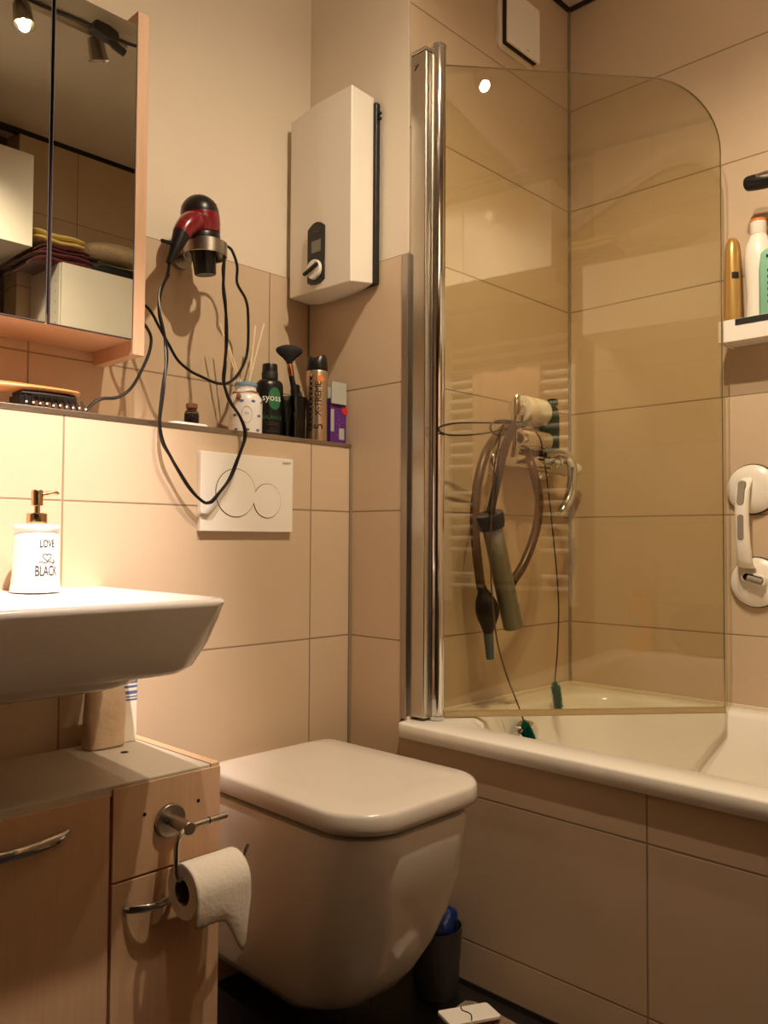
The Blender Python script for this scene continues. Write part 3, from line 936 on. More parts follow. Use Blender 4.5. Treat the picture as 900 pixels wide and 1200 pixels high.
# glass of make-up brushes
gc = (-.143, .055)
t = thing('brush_tumbler', 'dark glass tumbler holding make-up brushes on the ledge', 'tumbler', (gc[0], gc[1], ZL))
MB().lathe([(.026, ZL), (.030, ZL + .001), (.031, ZL + .006), (.0335, ZL + .105), (.0325, ZL + .105), (.030, ZL + .008), (.001, ZL + .006)], gc, 32, cap1=False).build('glass', 'smoke', t, ang=50)
t = thing('fan_brush', 'large fluffy make-up brush with copper ferrule in the dark tumbler', 'make-up brush', (gc[0], gc[1], ZL + .01))
a0, a1 = Vector((-.120, .046, ZL + .012)), Vector((-.1445, .058, ZL + .158))
MB().tube([a0, a0.lerp(a1, .5), a1], [.004, .0062, .0068], 14).build('handle', 'black', t)
dv = (a1 - a0).normalized()
MB().tube([a1, a1 + dv * .004, a1 + dv * .025, a1 + dv * .029], [.0072, .0078, .0074, .0066], 16).build('ferrule', 'rose', t)
b0 = a1 + dv * .029
up = Vector((-.02, 0, 1)).normalized()
side = Vector((.82, -.57, 0)).normalized()
th = side.cross(up)
lo = []
for k, (h, w, d_) in enumerate(((0, .006, .006), (.008, .0095, .008), (.016, .016, .011), (.024, .0245, .013), (.033, .0315, .0145), (.039, .0325, .014), (.043, .029, .012), (.0455, .020, .008), (.046, .006, .003))):
    lo.append([b0 + up * (h - .004 * (w / .03) ** 2 * math.cos(a) ** 2) + side * w * math.cos(a) * (1 + .02 * math.sin(11 * a)) + th * d_ * math.sin(a) for a in [2 * PI * i / 32 for i in range(32)]])
MB().loft(lo).build('bristles', 'hair', t)
t = thing('mascara_tube', 'teal mascara tube leaning inside the dark tumbler', 'make-up tube', (gc[0], gc[1] - .02, ZL + .02))
a0, a1 = Vector((-.137, .0335, ZL + .028)), Vector((-.153, .0345, ZL + .070))
MB().tube([a0, a0.lerp(a1, .04), a0.lerp(a1, .96), a1], [.0045, .006, .006, .0045], 16).build('tube', 'tealp', t)
a2 = a0.lerp(a1, -.5)
MB().tube([a0, a2], [.005, .0048], 14).build('cap', 'black', t)
for p_, q_, r_, lb in (((-.150, .068, ZL + .01), (-.125, .070, ZL + .150), .0055, 'thin black make-up brush standing at the back of the dark tumbler'),
                       ((-.133, .072, ZL + .01), (-.105, .070, ZL + .128), .0048, 'short dark make-up brush leaning right in the dark tumbler')):
    t = thing('make_up_brush', lb, 'make-up brush', p_)
    p_, q_ = Vector(p_), Vector(q_)
    MB().tube([p_, p_.lerp(q_, .75)], [.003, .0045], 10).build('handle', 'blackm', t)
    MB().tube([p_.lerp(q_, .75), p_.lerp(q_, .82), p_.lerp(q_, .92), q_], [.0045, r_ * 1.2, r_ * 1.3, .002], 12).build('bristles', 'hair', t)
t = thing('spray_bottle', 'dark slim bottle between the tumbler and the hairspray can', 'bottle', (-.098, .098, ZL))
MB().lathe([(.018, ZL), (.021, ZL + .002), (.021, ZL + .105), (.015, ZL + .118), (.010, ZL + .12)], (-.098, .098), 24).build('bottle', 'blackm', t, ang=50)
MB().lathe([(.011, ZL + .12), (.011, ZL + .146), (.008, ZL + .149)], (-.098, .098), 20).build('cap', 'black', t)

# hairspray can
hc = (-.0815, .036)
t = thing('hairspray_can', 'tall silver hairspray can lettered X-TREME with black cap', 'spray can', (hc[0], hc[1], ZL))
HR = .0262
MB().lathe([(.0235, ZL), (.0255, ZL + .001), (HR, ZL + .004), (HR, ZL + .172), (.0255, ZL + .175), (.024, ZL + .1765)], hc, 36).build('can', 'silvercan', t, ang=50)
lo = []
n = 36
for r, z in ((.0258, ZL + .1768), (.0262, ZL + .178), (.0255, ZL + .195), (.0235, ZL + .208), (.0205, ZL + .214), (.0185, ZL + .2135), (.017, ZL + .206), (.001, ZL + .205)):
    lo.append([Vector((hc[0] + r * math.cos(2 * PI * k / n), hc[1] + r * math.sin(2 * PI * k / n), z - (.008 * max(0, math.sin(2 * (2 * PI * k / n) + .6)) if z > ZL + .204 and r > .018 else 0))) for k in range(n)])
MB().loft(lo).build('cap', 'black', t, ang=50)
text_mb('X-TREME', .0225, wrap(hc, HR, ZL + .106, -124, True), 16, .92).build('lettering', 'ink', t)
text_mb('5', .030, wrap(hc, HR, ZL + .038, -120, True), 10).build('numeral', 'ink', t)
g = disc_on(hc, HR, ZL + .154, -112, .0105, .0095, 5, off=.0006)
g.build('badge', 'orange', t)
g = MB()
for kz in range(11):
    f = wrap(hc, HR, ZL + .03 + .0125 * kz, -166, off=.0005)
    g.add([f(-.004, -.004), f(.004, -.004), f(.004, .004), f(-.004, .004)], [(0, 1, 2, 3)])
    g.add([f(-.007, .0045), f(.007, .0045), f(.007, .0065), f(-.007, .0065)], [(0, 1, 2, 3)])
g.build('brand_print', 'ink', t)

# purple carton + leaflet
t = thing('purple_carton', 'purple speckled carton with red badge in the ledge corner', 'carton', (-.032, .035, ZL))
MB().box(-.058, -.0065, .012, .045, ZL, ZL + .112).build('carton', 'purple', t, bevel=.001)
g = MB()
random.seed(8)
for k in range(26):
    x, z = random.uniform(-.045, -.016), ZL + random.uniform(.02, .105)
    g.cyl((x, .0116, z), (x, .0119, z), random.choice((.0005, .0008, .0011)), n=8)
g.box(-.030, -.013, .0115, .0119, ZL + .012, ZL + .040)
g.box(-.0575, -.047, .0115, .0119, ZL + .03, ZL + .085)
g.build('speckles', 'palegrey', t)
g = MB()
g.cyl((-.012, .0112, ZL + .085), (-.012, .0118, ZL + .085), .0095, n=20)
g.box(-.0064, -.0060, .014, .030, ZL + .04, ZL + .095)
g.build('badge', 'redp', t)
g = MB()
g.box(-.060, -.0115, .0055, .0105, ZL + .098, ZL + .152)
o = tag(g.build('leaflet_box', 'palegrey', bevel=.0006), 'pale grey flat box tucked in front of the purple carton', 'box')
t = thing('card_pack', 'dark narrow pack standing behind the purple carton', 'pack', (-.03, .056, ZL))
MB().box(-.052, -.005, .047, .064, ZL, ZL + .146).build('carton', 'palegrey', t, bevel=.001)
MB().box(-.0523, -.0047, .0467, .0643, ZL, ZL + .03).build('band', 'redp', t)

# ------------------------------------------------------------------ exhaust fan cover
t = thing('exhaust_fan', 'white square exhaust fan cover high on the tiled wall', 'exhaust fan', (.42, -.19, 2.24))
lo = [rrect(.347, .513, 2.247, 2.413, .012, 0) for _ in range(4)]
sh = [(0, -.1862), (.0, -.194), (.006, -.2), (.02, -.2)]
lp = []
for d, y in sh:
    lp.append([Vector((p.x, y, p.y)) for p in rrect(.347 + d, .513 - d, 2.247 + d, 2.413 - d, .012, 0)])
MB().loft(lp).build('frame', 'silw', t, ang=30)
MB().box(.356, .501, -.2136, -.2003, 2.2565, 2.402).build('plate_gap_shade', 'shadowgap', t)  # dark block, painted shade of the gap behind the front plate
pl_ = MB().box(.3535, .5035, -.2215, -.2135, 2.254, 2.405).build('front_plate', 'white', t, bevel=.003)
MB().box(.437, .452, -.2222, -.2214, 2.2655, 2.2672).build('mark', 'greyrub', pl_)

# ------------------------------------------------------------------ bath mixer
t = thing('bath_mixer', 'chrome bath mixer tap with long lever behind the glass screen', 'tap', (.43, -.24, 1.13))
for x, z in ((.350, 1.140), (.560, 1.132)):
    g = MB().lathe([(.034, 0), (.034, .004), (.028, .013), (.014, .018), (.014, .045)], n=28, M=Matrix.Translation((x, -.1866, z)) @ Matrix.Rotation(PI / 2, 4, 'X'))
    g.build('wall_union', 'chrome', t)
MB().cyl((.328, -.247, 1.142), (.590, -.247, 1.132), .021, n=28).build('body', 'chrome', t, bevel=.003)
MB().lathe([(.0265, 0), (.0275, .003), (.0275, .130), (.0255, .135), (.012, .136)], n=30, M=Matrix.Translation((.318, -.268, 1.194)) @ Matrix.Rotation(PI / 2, 4, 'Y')).build('diverter_tube', 'chrome', t)
MB().tube([(.330, -.252, 1.145), (.328, -.262, 1.18), (.326, -.265, 1.215), (.326, -.265, 1.285), (.330, -.265, 1.30)], [.014, .015, .013, .013, .010], 16).build('riser', 'chrome', t)
MB().cyl((.372, -.262, 1.205), (.372, -.262, 1.245), .013, n=16).build('clamp', 'chrome', t)
MB().lathe([(.012, -.006), (.020, -.004), (.022, .004), (.022, .016), (.014, .018)], n=24, M=Matrix.Translation((.322, -.266, 1.268)) @ Matrix.Rotation(PI / 2, 4, 'Y')).build('swivel', 'chrome', t)
g = MB().lathe([(.030, 0), (.0345, .002), (.0355, .006), (.0355, .034), (.0345, .036), (.0345, .040), (.0355, .042), (.0355, .092), (.034, .096), (.0255, .096), (.0235, .080), (.001, .079)], n=36, M=Matrix.Translation((.342, -.267, 1.268)) @ Matrix.Rotation(PI / 2, 4, 'Y'))
hd = g.build('shower_bracket', 'white', t, ang=45)
g = MB()
g.tube([(.425, -.290, 1.252), (.438, -.285, 1.268), (.447, -.275, 1.285), (.452, -.262, 1.292)], [.006, .010, .010, .007], 12)
g.build('clip', 'white', hd)
MB().cyl((.498, -.247, 1.137), (.498, -.284, 1.142), .020, .017, n=24).build('lever_hub', 'chrome', t, bevel=.003)
g = MB().tube(crv([(.461, -.275, 1.158), (.490, -.290, 1.166), (.522, -.296, 1.158), (.543, -.296, 1.130), (.545, -.295, 1.09), (.530, -.293, 1.045), (.503, -.290, 1.012), (.492, -.288, 1.002)], 5),
              [.0095] * 6 + [.0125] * 6 + [.0135] * 12 + [.0125] * 6 + [.011] * 6, 16)
lv = g.build('lever', 'chrome', t)
MB().cyl((.498, -.300, 1.142), (.498, -.305, 1.142), .006, n=12).build('lever_screw', 'black', lv)
MB().cyl((.590, -.247, 1.132), (.606, -.247, 1.132), .017, n=20).build('handle_neck', 'black', t)
MB().lathe([(.017, 0), (.019, .002), (.019, .036), (.016, .046), (.009, .050), (.001, .051)], n=24, M=Matrix.Translation((.606, -.247, 1.132)) @ Matrix.Rotation(PI / 2, 4, 'Y')).build('handle', 'white', t)

t = thing('shower_gel_bottle', 'dark green bottle standing on the bath mixer', 'bottle', (.53, -.228, 1.155))
lo = []
for z, a, b in ((1.155, .040, .016), (1.158, .043, .018), (1.27, .043, .019), (1.295, .040, .018), (1.305, .032, .014), (1.308, .02, .01)):
    lo.append(rrect(.528 - a, .528 + a, -.226 - b, -.226 + b, .012, z, 5))
MB().loft(lo).build('bottle', 'dgreen', t, ang=50)
MB().loft([rrect(.545, .571, -.238, -.214, .006, z, 4) for z in (1.308, 1.325)]).build('cap', 'black', t, bevel=.002)

# hoses, cleaning brushes and pump hanging over the mixer
t = thing('brown_hose', 'long brown rubber hose looped over the bath mixer', 'hose', (.28, -.28, .8))
MB().tube(crv([(.173, -.272, .816), (.156, -.272, .898), (.147, -.272, .968), (.15, -.272, 1.019), (.165, -.27, 1.081), (.202, -.265, 1.146), (.262, -.252, 1.193), (.322, -.232, 1.218), (.374, -.216, 1.232),
              (.408, -.212, 1.219), (.418, -.222, 1.185), (.372, -.280, 1.128), (.386, -.285, 1.082), (.401, -.285, 1.028), (.382, -.285, .951), (.337, -.282, .875), (.284, -.280, .825)], 6), .0115, 14).build('tube', 'hose', t)
MB().tube([(.289, -.2803, .832), (.282, -.2798, .822)], .0128, 14).build('end_collar', 'hosed', t)
t = thing('drain_pump', 'grey tube hand pump with black cap hanging in the tub corner', 'hand pump', (.2, -.295, .71))
MB().tube([(.171, -.305, .965), (.258, -.305, .722)], .0245, 24).build('barrel', 'greytube', t)
g = MB()
Mp = Matrix.Translation((.165, -.303, .984)) @ (Vector((.258, 0, .722)) - Vector((.171, 0, .965))).to_track_quat('Z', 'Y').to_matrix().to_4x4()
g.lathe([(.02, -.012), (.033, -.012), (.035, -.008), (.034, .012), (.031, .024), (.026, .026)], n=28, M=Mp)
g.build('cap', 'hosed', t, ang=45)
t = thing('squeeze_bulb', 'black rubber squeeze bulb with blue grey nozzle at the hose end', 'bulb', (.18, -.28, .65))
MB().tube(crv([(.172, -.274, .822), (.176, -.276, .808), (.182, -.278, .785), (.187, -.28, .765), (.189, -.28, .74), (.191, -.28, .716), (.192, -.28, .708)], 3), [.011, .011, .012, .014, .018, .022, .025, .027, .028, .0285, .028, .026, .023, .019, .016, .0135, .012, .011, .010], 20).build('bulb', 'hosed', t)
MB().tube([(.191, -.28, .710), (.194, -.28, .690), (.199, -.28, .648)], [.0125, .0115, .0095], 16).build('nozzle', 'bluegrey', t)
g = MB()
pp = crv([(.246, -.318, 1.215), (.222, -.319, 1.185), (.199, -.318, 1.140), (.172, -.318, 1.065), (.150, -.316, .995)], 6)
lo = []
for i, p in enumerate(pp):
    T = (pp[min(len(pp) - 1, i + 1)] - pp[max(0, i - 1)]).normalized()
    w = T.cross(Vector((0, 1, 0))).normalized()
    lo.append([p + w * .0115 + Vector((0, .004, 0)), p + w * .0115 - Vector((0, .004, 0)), p - w * .0115 - Vector((0, .004, 0)), p - w * .0115 + Vector((0, .004, 0))])
g.loft(lo)
tag(g.build('rubber_strap', 'hosed', bevel=.0015), 'dark ribbed rubber strap hanging beside the brown hose', 'strap')


def bottle_brush(label, path, r, group='wire cleaning brushes hanging on the mixer'):
    t = thing('cleaning_brush', label, 'cleaning brush', path[-1], group)
    p = crv(path, 6)
    MB().tube(p, .0020, 6).build('wire_stem', 'wire', t)
    # bristle head on the last stretch
    a, b = Vector(path[-3]), Vector(path[-1])
    g = MB()
    random.seed(int(r * 1e5))
    T = (b - a).normalized()
    u = T.cross(Vector((0, 1, 0))).normalized()
    w = T.cross(u)
    for i in range(800):
        s_ = random.random()
        ph = random.random() * 2 * PI
        c = a.lerp(b, s_)
        d = (u * math.cos(ph) + w * math.sin(ph))
        l = r * (.75 + .25 * random.random()) * (1 if s_ > .12 else .6)
        e = c + d * l + T * random.uniform(-.002, .002)
        q = d.cross(T) * .0007
        g.add([c - q, c + q, e + q, e - q], [(0, 1, 2, 3)])
        g.add([c - T * .0007, c + T * .0007, e + T * .0007, e - T * .0007], [(0, 1, 2, 3)])
    g.build('bristles', 'teal', t)


bottle_brush('wire cleaning brush reaching down to the chrome overflow cap', [(.178, -.332, 1.205), (.160, -.334, 1.16), (.143, -.334, 1.108), (.131, -.334, .998), (.127, -.334, .898), (.134, -.334, .799), (.153, -.334, .699), (.188, -.336, .616), (.237, -.338, .532), (.252, -.340, .500), (.2665, -.341, .476), (.282, -.342, .452)], .012)
bottle_brush('wire cleaning brush hanging straight with green bristles above the tub rim', [(.335, -.318, 1.205), (.360, -.318, 1.180), (.385, -.318, 1.094), (.420, -.318, .918), (.440, -.318, .773), (.434, -.318, .651), (.422, -.318, .571), (.430, -.318, .537), (.440, -.318, .502)], .013)
g = MB().tube(crv([(.36, -.29, 1.243), (.334, -.298, 1.232), (.244, -.30, 1.219), (.10, -.262, 1.207), (.035, -.262, 1.192), (.028, -.262, 1.184), (.036, -.262, 1.178), (.078, -.262, 1.176), (.175, -.275, 1.188), (.279, -.30, 1.214), (.33, -.298, 1.225)], 6), .0021, 8)
tag(g.build('wire_loop', 'black'), 'long black wire loop sticking out left of the bath mixer', 'wire loop')
g = MB().tube(crv([(.316, -.308, 1.224), (.226, -.306, 1.222), (.178, -.306, 1.213), (.163, -.306, 1.198), (.184, -.306, 1.184), (.226, -.308, 1.190), (.279, -.312, 1.212), (.32, -.310, 1.22)], 6), .0028, 8)
tag(g.build('cord_loop', 'dgreenl'), 'small dark green cord loop crossing the black wire loop', 'cord loop')

# ------------------------------------------------------------------ corner shelf and bottles on the right
t = thing('wall_shelf', 'white wall shelf holding bath bottles on the tiled wall', 'shelf', (.65, -.8, 1.405))
SX, SY0, SZ = .615, -1.02, 1.470
MB().box(SX + .004, .7085, SY0, -.668, SZ - .045, SZ - .035).build('board', 'white', t, bevel=.002)
g = MB()
g.box(SX, SX + .004, SY0, -.664, SZ - .050, SZ + .004)
g.box(SX + .004, .7085, -.668, -.664, SZ - .050, SZ + .004)
g.build('rail', 'white', t, bevel=.001)
MB().box(SX - .0012, SX - .0001, SY0, -.706, SZ - .012, SZ + .003).build('dark_strip', 'blackm', t)
ZS = SZ - .0345
t = thing('gold_bottle', 'tall slim golden bottle at the left end of the wall shelf', 'bottle', (.655, -.692, ZS))
c = (.660, -.684)
MB().lathe([(.019, ZS), (.0225, ZS + .003), (.0235, ZS + .03), (.024, ZS + .10), (.022, ZS + .17), (.0215, ZS + .215), (.018, ZS + .24), (.011, ZS + .252), (.003, ZS + .256)], c, 30, sy=.9).build('bottle', 'goldp', t, ang=60)
f = wrap(c, .0238, ZS + .155, 218, sy=.9)
g = MB().add([f(-.009, -.008), f(0, -.008), f(.009, -.008), f(-.009, .008), f(0, .008), f(.009, .008)], [(0, 1, 4, 3), (1, 2, 5, 4)])
g.build('label', 'ink', t)
t = thing('lotion_bottle', 'white lotion bottle with orange rimmed neck on the wall shelf', 'bottle', (.66, -.755, ZS))
c = (.674, -.7415)
MB().lathe([(.024, ZS), (.030, ZS + .003), (.031, ZS + .05), (.029, ZS + .10), (.033, ZS + .16), (.0340, ZS + .20), (.030, ZS + .225), (.022, ZS + .243), (.0185, ZS + .252)], c, 34, sx=.95, sy=1.0).build('bottle', 'white', t, ang=60)
MB().lathe([(.0185, ZS + .252), (.0190, ZS + .253), (.0190, ZS + .283), (.018, ZS + .284)], c, 28).build('cap', 'white', t)
MB().lathe([(.0192, ZS + .2835), (.0196, ZS + .284), (.0196, ZS + .289), (.018, ZS + .290)], c, 28).build('cap_rim', 'orange', t)
t = thing('mint_bottle', 'mint green bottle in front of the white lotion bottle on the wall shelf', 'bottle', (.645, -.825, ZS))
c = (.636, -.790)
lo = []
for z, a, b in ((ZS, .014, .029), (ZS + .004, .016, .032), (ZS + .15, .016, .032), (ZS + .19, .013, .028), (ZS + .198, .009, .020)):
    lo.append(rrect(c[0] - a, c[0] + a, c[1] - b, c[1] + b, .009, z, 6))
MB().loft(lo).build('bottle', 'mint', t, ang=50)
g = MB()
for z, y in ((.175, .002), (.16, -.004), (.14, .0), (.125, .0), (.11, .0), (.095, .0), (.08, .0), (.065, .0)):
    g.box(c[0] - .0166, c[0] - .0162, c[1] + .008 - (.012 if z > .17 else .005), c[1] + .010 + y, ZS + z, ZS + z + .006)
g.build('lettering', 'ink', t)

t = thing('shower_rail_bracket', 'chrome and black hand shower bracket on the wall above the shelf', 'bracket', (.66, -.78, 1.79))
g = MB().tube(crv([(.622, -.735, 1.800), (.620, -.745, 1.799), (.620, -.775, 1.796), (.628, -.81, 1.796), (.655, -.82, 1.80)], 4), [.013, .017, .018, .018, .0185, .019, .019, .019, .019, .019, .019, .019, .019, .019, .019, .019, .019], 18)
g.build('holder', 'black', t)
MB().tube([(.607, -.762, 1.806), (.606, -.785, 1.804), (.612, -.81, 1.805)], [.006, .009, .009], 12).build('clip', 'chrome', t)
MB().cyl((.650, -.82, 1.80), (.708, -.82, 1.80), .014, n=18).build('arm', 'chrome', t)

# ------------------------------------------------------------------ suction grab handle
t = thing('grab_handle', 'white suction grab handle with two round cups on the tiled wall', 'grab handle', (.69, -.71, .9))
for y, z, nm in ((-.7105, 1.063, 0), (-.718, .832, 1)):
    cp = MB().lathe([(.060, 0), (.061, .002), (.060, .007), (.052, .013), (.035, .018), (.001, .019)], n=40, M=Matrix.Translation((.7035, y, z)) @ Matrix.Rotation(-PI / 2, 4, 'Y')).build('suction_cup', 'white', t, ang=40)
    MB().lathe([(.060, 0), (.0632, .001), (.0632, .0035), (.060, .0045)], n=40, M=Matrix.Translation((.709, y, z)) @ Matrix.Rotation(-PI / 2, 4, 'Y')).build('gasket', 'black', cp)
lo = []
for x, y, z, w, d in ((.688, -.706, 1.092, .010, .006), (.676, -.704, 1.082, .0155, .010), (.662, -.703, 1.062, .0165, .013), (.654, -.703, 1.03, .0165, .0135), (.651, -.704, .985, .0165, .0135), (.651, -.706, .93, .0175, .0135), (.655, -.708, .885, .0185, .0135), (.662, -.709, .873, .0185, .0125), (.682, -.710, .866, .016, .010)):
    lo.append([Vector((x + d * math.sin(a), y + w * math.copysign(abs(math.cos(a)) ** .75, math.cos(a)), z + (.35 * d * math.sin(a) if z > 1.05 else 0))) for a in [2 * PI * k / 24 for k in range(24)]])
MB().loft(lo).build('grip', 'white', t, ang=60)
g = MB()
for z0, z1 in ((.936, .998),):
    lp = []
    for x, s_ in ((.6395, .8), (.6372, 1), (.6362, .93)):
        lp.append([Vector((x + .0003, p.x, p.y)) for p in rrect(-.7055 - .0075 * s_, -.7055 + .0075 * s_, z0 + .003 * (1 - s_), z1 - .003 * (1 - s_), .006, 0)])
    g.loft(lp)
g.build('grip_inlay', 'greyrub', t)
g = MB()
lp = []
for x, s_ in ((.650, 1), (.6405, 1), (.6390, .9)):
    lp.append([Vector((x + .012 * max(0, (p.y - 1.045) / .04), p.x, p.y)) for p in rrect(-.7040 - .0085 * s_, -.7040 + .0085 * s_, 1.022, 1.082, .008, 0)])
g.loft(lp)
g.build('release_lever', 'greyrub', t)
g = MB()
Mr = Matrix.Translation((.676, -.722, .842)) @ Matrix.Rotation(math.radians(14), 4, 'X')
k0 = MB().loft([[Vector((x, p.x, p.y)) for p in rrect(-.030, .030, -.013, .013, .011, 0)] for x in (.008, -.006)])
g.add([Mr @ p for p in k0.v], k0.f)
g.build('lower_housing', 'white', t, bevel=.002)
g = MB()
k0 = MB().loft([[Vector((x, p.x, p.y)) for p in rrect(-.025, .024, -.0085, .0085, .008, 0)] for x in (-.0062, -.0075)])
g.add([Mr @ p for p in k0.v], k0.f)
g.build('lower_slot', 'hole', t)
g = MB()
k0 = MB().cyl((-.008, -.024, -.002), (-.008, .012, -.001), .0075, n=16)
g.add([Mr @ p for p in k0.v], k0.f)
g.build('release_lever', 'greyrub', t)

# ------------------------------------------------------------------ low things by the toilet
t = thing('waste_bin', 'small clear waste bin beside the toilet with blue bag inside', 'bin', (-.083, -.352, 0))
bc = (-.083, -.352)
MB().lathe([(.040, .0), (.046, .002), (.050, .06), (.055, .135), (.056, .138), (.053, .137), (.048, .06), (.044, .006), (.001, .005)], bc, 30, cap1=False).build('tub', 'bin', t, ang=50)
t = thing('blue_bag', 'crumpled blue bag in the small bin beside the toilet', 'bag', (bc[0], bc[1], .08))
lo = []
for k, (r, z) in enumerate(((.02, .05), (.035, .07), (.040, .10), (.044, .13), (.047, .142), (.042, .154), (.026, .160), (.006, .155))):
    lo.append([Vector((bc[0] + r * (1 + .12 * math.sin(4 * a + k)) * math.cos(a), bc[1] + r * .9 * (1 + .1 * math.sin(3 * a + 2 * k)) * math.sin(a), z + .012 * math.cos(a - .2) * (z > .12))) for a in [2 * PI * i / 26 for i in range(26)]])
MB().loft(lo).build('bag', 'bluep', t, ang=70)

# bath mat: soft mound at the picture's lower edge
t = thing('bath_mat', 'fluffy beige bath mat bunched up on the dark floor', 'bath mat', (-.14, -.62, 0))
g = MB()
n1, n2 = 36, 44
vs = []
random.seed(5)
for i in range(n1 + 1):
    for k in range(n2 + 1):
        u, v = i / n1, k / n2
        x, y = -.285 + .20 * u, -.440 - .52 * v
        e = min(1, 8 * min(u, 1 - u, v, 1 - v))
        x += .015 * math.sin(9 * v)
        y += .018 * math.sin(7 * u + 1)
        z = .004 + .022 * e ** .5 + .010 * e * (math.sin(u * 14 + 2 * v) * math.sin(v * 17 + u)) + random.uniform(-.003, .003) * e
        vs.append(Vector((x, y, z)))
nb = len(vs)
fs = [(i * (n2 + 1) + k, (i + 1) * (n2 + 1) + k, (i + 1) * (n2 + 1) + k + 1, i * (n2 + 1) + k + 1) for i in range(n1) for k in range(n2)]
g.add(vs, fs)
o = g.build('pile', 'fur', t)
md = o.modifiers.new('Solid', 'SOLIDIFY')
md.thickness = .006
t = thing('paper_packet', 'white printed paper packet lying on the bath mat', 'paper', (-.1, -.48, .03))
Mk = Matrix.Translation((-.166, -.505, .046)) @ Matrix.Rotation(math.radians(-20), 4, 'Z') @ Matrix.Rotation(math.radians(5), 4, 'Y')
k0 = MB().loft([rrect(-.055, .055, -.026, .026, .006, z) for z in (-.003, .003)])
g = MB().add([Mk @ p for p in k0.v], k0.f)
g.build('packet', 'paper', t, bevel=.001)
g = MB()
g.tube([Mk @ Vector(p) for p in crv([(-.01, -.024, .0032), (.0, -.004, .0034), (-.008, .012, .0034), (-.004, .024, .0032)], 5)], .0012, 6)
g.build('printed_line', 'ink', t)

# ------------------------------------------------------------------ behind the camera, seen in mirror and glass
t = thing('wall_cabinet', 'white lacquered wall cabinet near the ceiling, mirrored in the glass', 'cabinet', (-.57, -1.67, 1.97))
MB().box(-.95, -.19, -1.485, -1.869, 1.972, 2.300).build('body', 'whitegloss', t, bevel=.0015)
for xa, xb in ((-.95, -.572), (-.568, -.19)):
    MB().box(xa, xb, -1.4845, -1.468, 1.970, 2.302).build('door', 'whitegloss', t, bevel=.0015)
t = thing('shelf_cabinet', 'white box shelf over the bath foot carrying folded towels', 'shelf', (.32, -1.62, 1.70))
g = MB()
g.box(-.075, .7085, -1.749, -1.50, 1.93, 1.95)
g.box(-.075, .7085, -1.749, -1.50, 1.69, 1.708)
g.box(-.075, -.057, -1.749, -1.50, 1.708, 1.93)
g.box(.69, .7085, -1.749, -1.50, 1.708, 1.93)
g.build('body', 'whitegloss', t)
MB().box(-.073, .7085, -1.4995, -1.483, 1.692, 1.949).build('door', 'whitegloss', t, bevel=.0015)
for z in (1.73, 1.77, 1.81, 1.85, 1.89):
    MB().cyl((-.0755, -1.53, z), (-.0749, -1.53, z), .0035, n=10).build('shelf_pin_hole', 'greyrub', t)


def folded(name, label, cat, x0, x1, y0, y1, z0, z1, m, group=None, sag=0.0, layers=2):
    t = thing(name, label, cat, ((x0 + x1) / 2, (y0 + y1) / 2, z0), group)
    h = (z1 - z0) / layers
    for k in range(layers):
        lo = []
        for i in range(15):
            u = i / 14
            x = x0 + (x1 - x0) * u
            e = min(1, min(u, 1 - u) * 7) ** .5
            zc = z0 + h * (k + .5) - sag * max(0, .35 - u) * (.35 - u) * 6 + .003 * math.sin(9 * u + k)
            lo.append([Vector((x, (y0 + y1) / 2 + (y1 - y0) / 2 * math.copysign(abs(math.cos(a)) ** .35, math.cos(a)), zc + h * .5 * (.35 + .65 * e) * math.copysign(abs(math.sin(a)) ** .7, math.sin(a)))) for a in [2 * PI * q / 24 for q in range(24)]])
        MB().loft(lo).build('fold', m, t, ang=70)
    return t


folded('folded_towel', 'burgundy folded bath towel lying directly on the white box shelf', 'towel', -.19, .055, -1.735, -1.505, 1.9505, 1.992, 'towel_b', 'folded towels on the box shelf', .05)
folded('folded_towel', 'burgundy folded towel sandwiched under the yellow towel', 'towel', -.15, .05, -1.73, -1.515, 1.9925, 2.022, 'towel_b', 'folded towels on the box shelf', .03)
folded('folded_towel', 'pale yellow folded towel on top of the burgundy towels', 'towel', -.165, .03, -1.73, -1.515, 2.0225, 2.066, 'towel_y', 'folded towels on the box shelf', .0)
t = thing('wash_bag', 'black wash bag on the white box shelf right of the burgundy towels', 'bag', (.17, -1.60, 1.951))
lo = []
for i in range(11):
    u = i / 10
    e = max(.1, math.sin(PI * (.06 + .88 * u))) ** .3
    lo.append([Vector((.062 + .22 * u, -1.60 + .085 * e * math.copysign(abs(math.cos(a)) ** .5, math.cos(a)), 1.981 + .0305 * e * math.copysign(abs(math.sin(a)) ** .6, math.sin(a)))) for a in [2 * PI * q / 24 for q in range(24)]])
MB().loft(lo).build('body', 'blackm', t, ang=70)
MB().tube(crv([(.08, -1.514, 1.995), (.16, -1.512, 1.99), (.26, -1.515, 1.998)], 5), .0018, 6).build('zip', 'alu', t)
g = MB()
lo = []
for i in range(13):
    u = i / 12
    e = max(.05, math.sin(PI * min(1, max(0, .04 + .92 * u)))) ** .35
    lo.append([Vector((.075 + .26 * u, -1.62 + .085 * e * math.cos(a) * (1 + .05 * math.sin(5 * a + 3 * u)), 2.062 + .050 * e * math.sin(a) * (1 + .06 * math.sin(4 * a + 5 * u)))) for a in [2 * PI * q / 24 for q in range(24)]])
g.loft(lo)
tag(g.build('towel_roll', 'towel_c', ang=70), 'fluffy cream rolled towel lying on the black wash bag', 'towel')
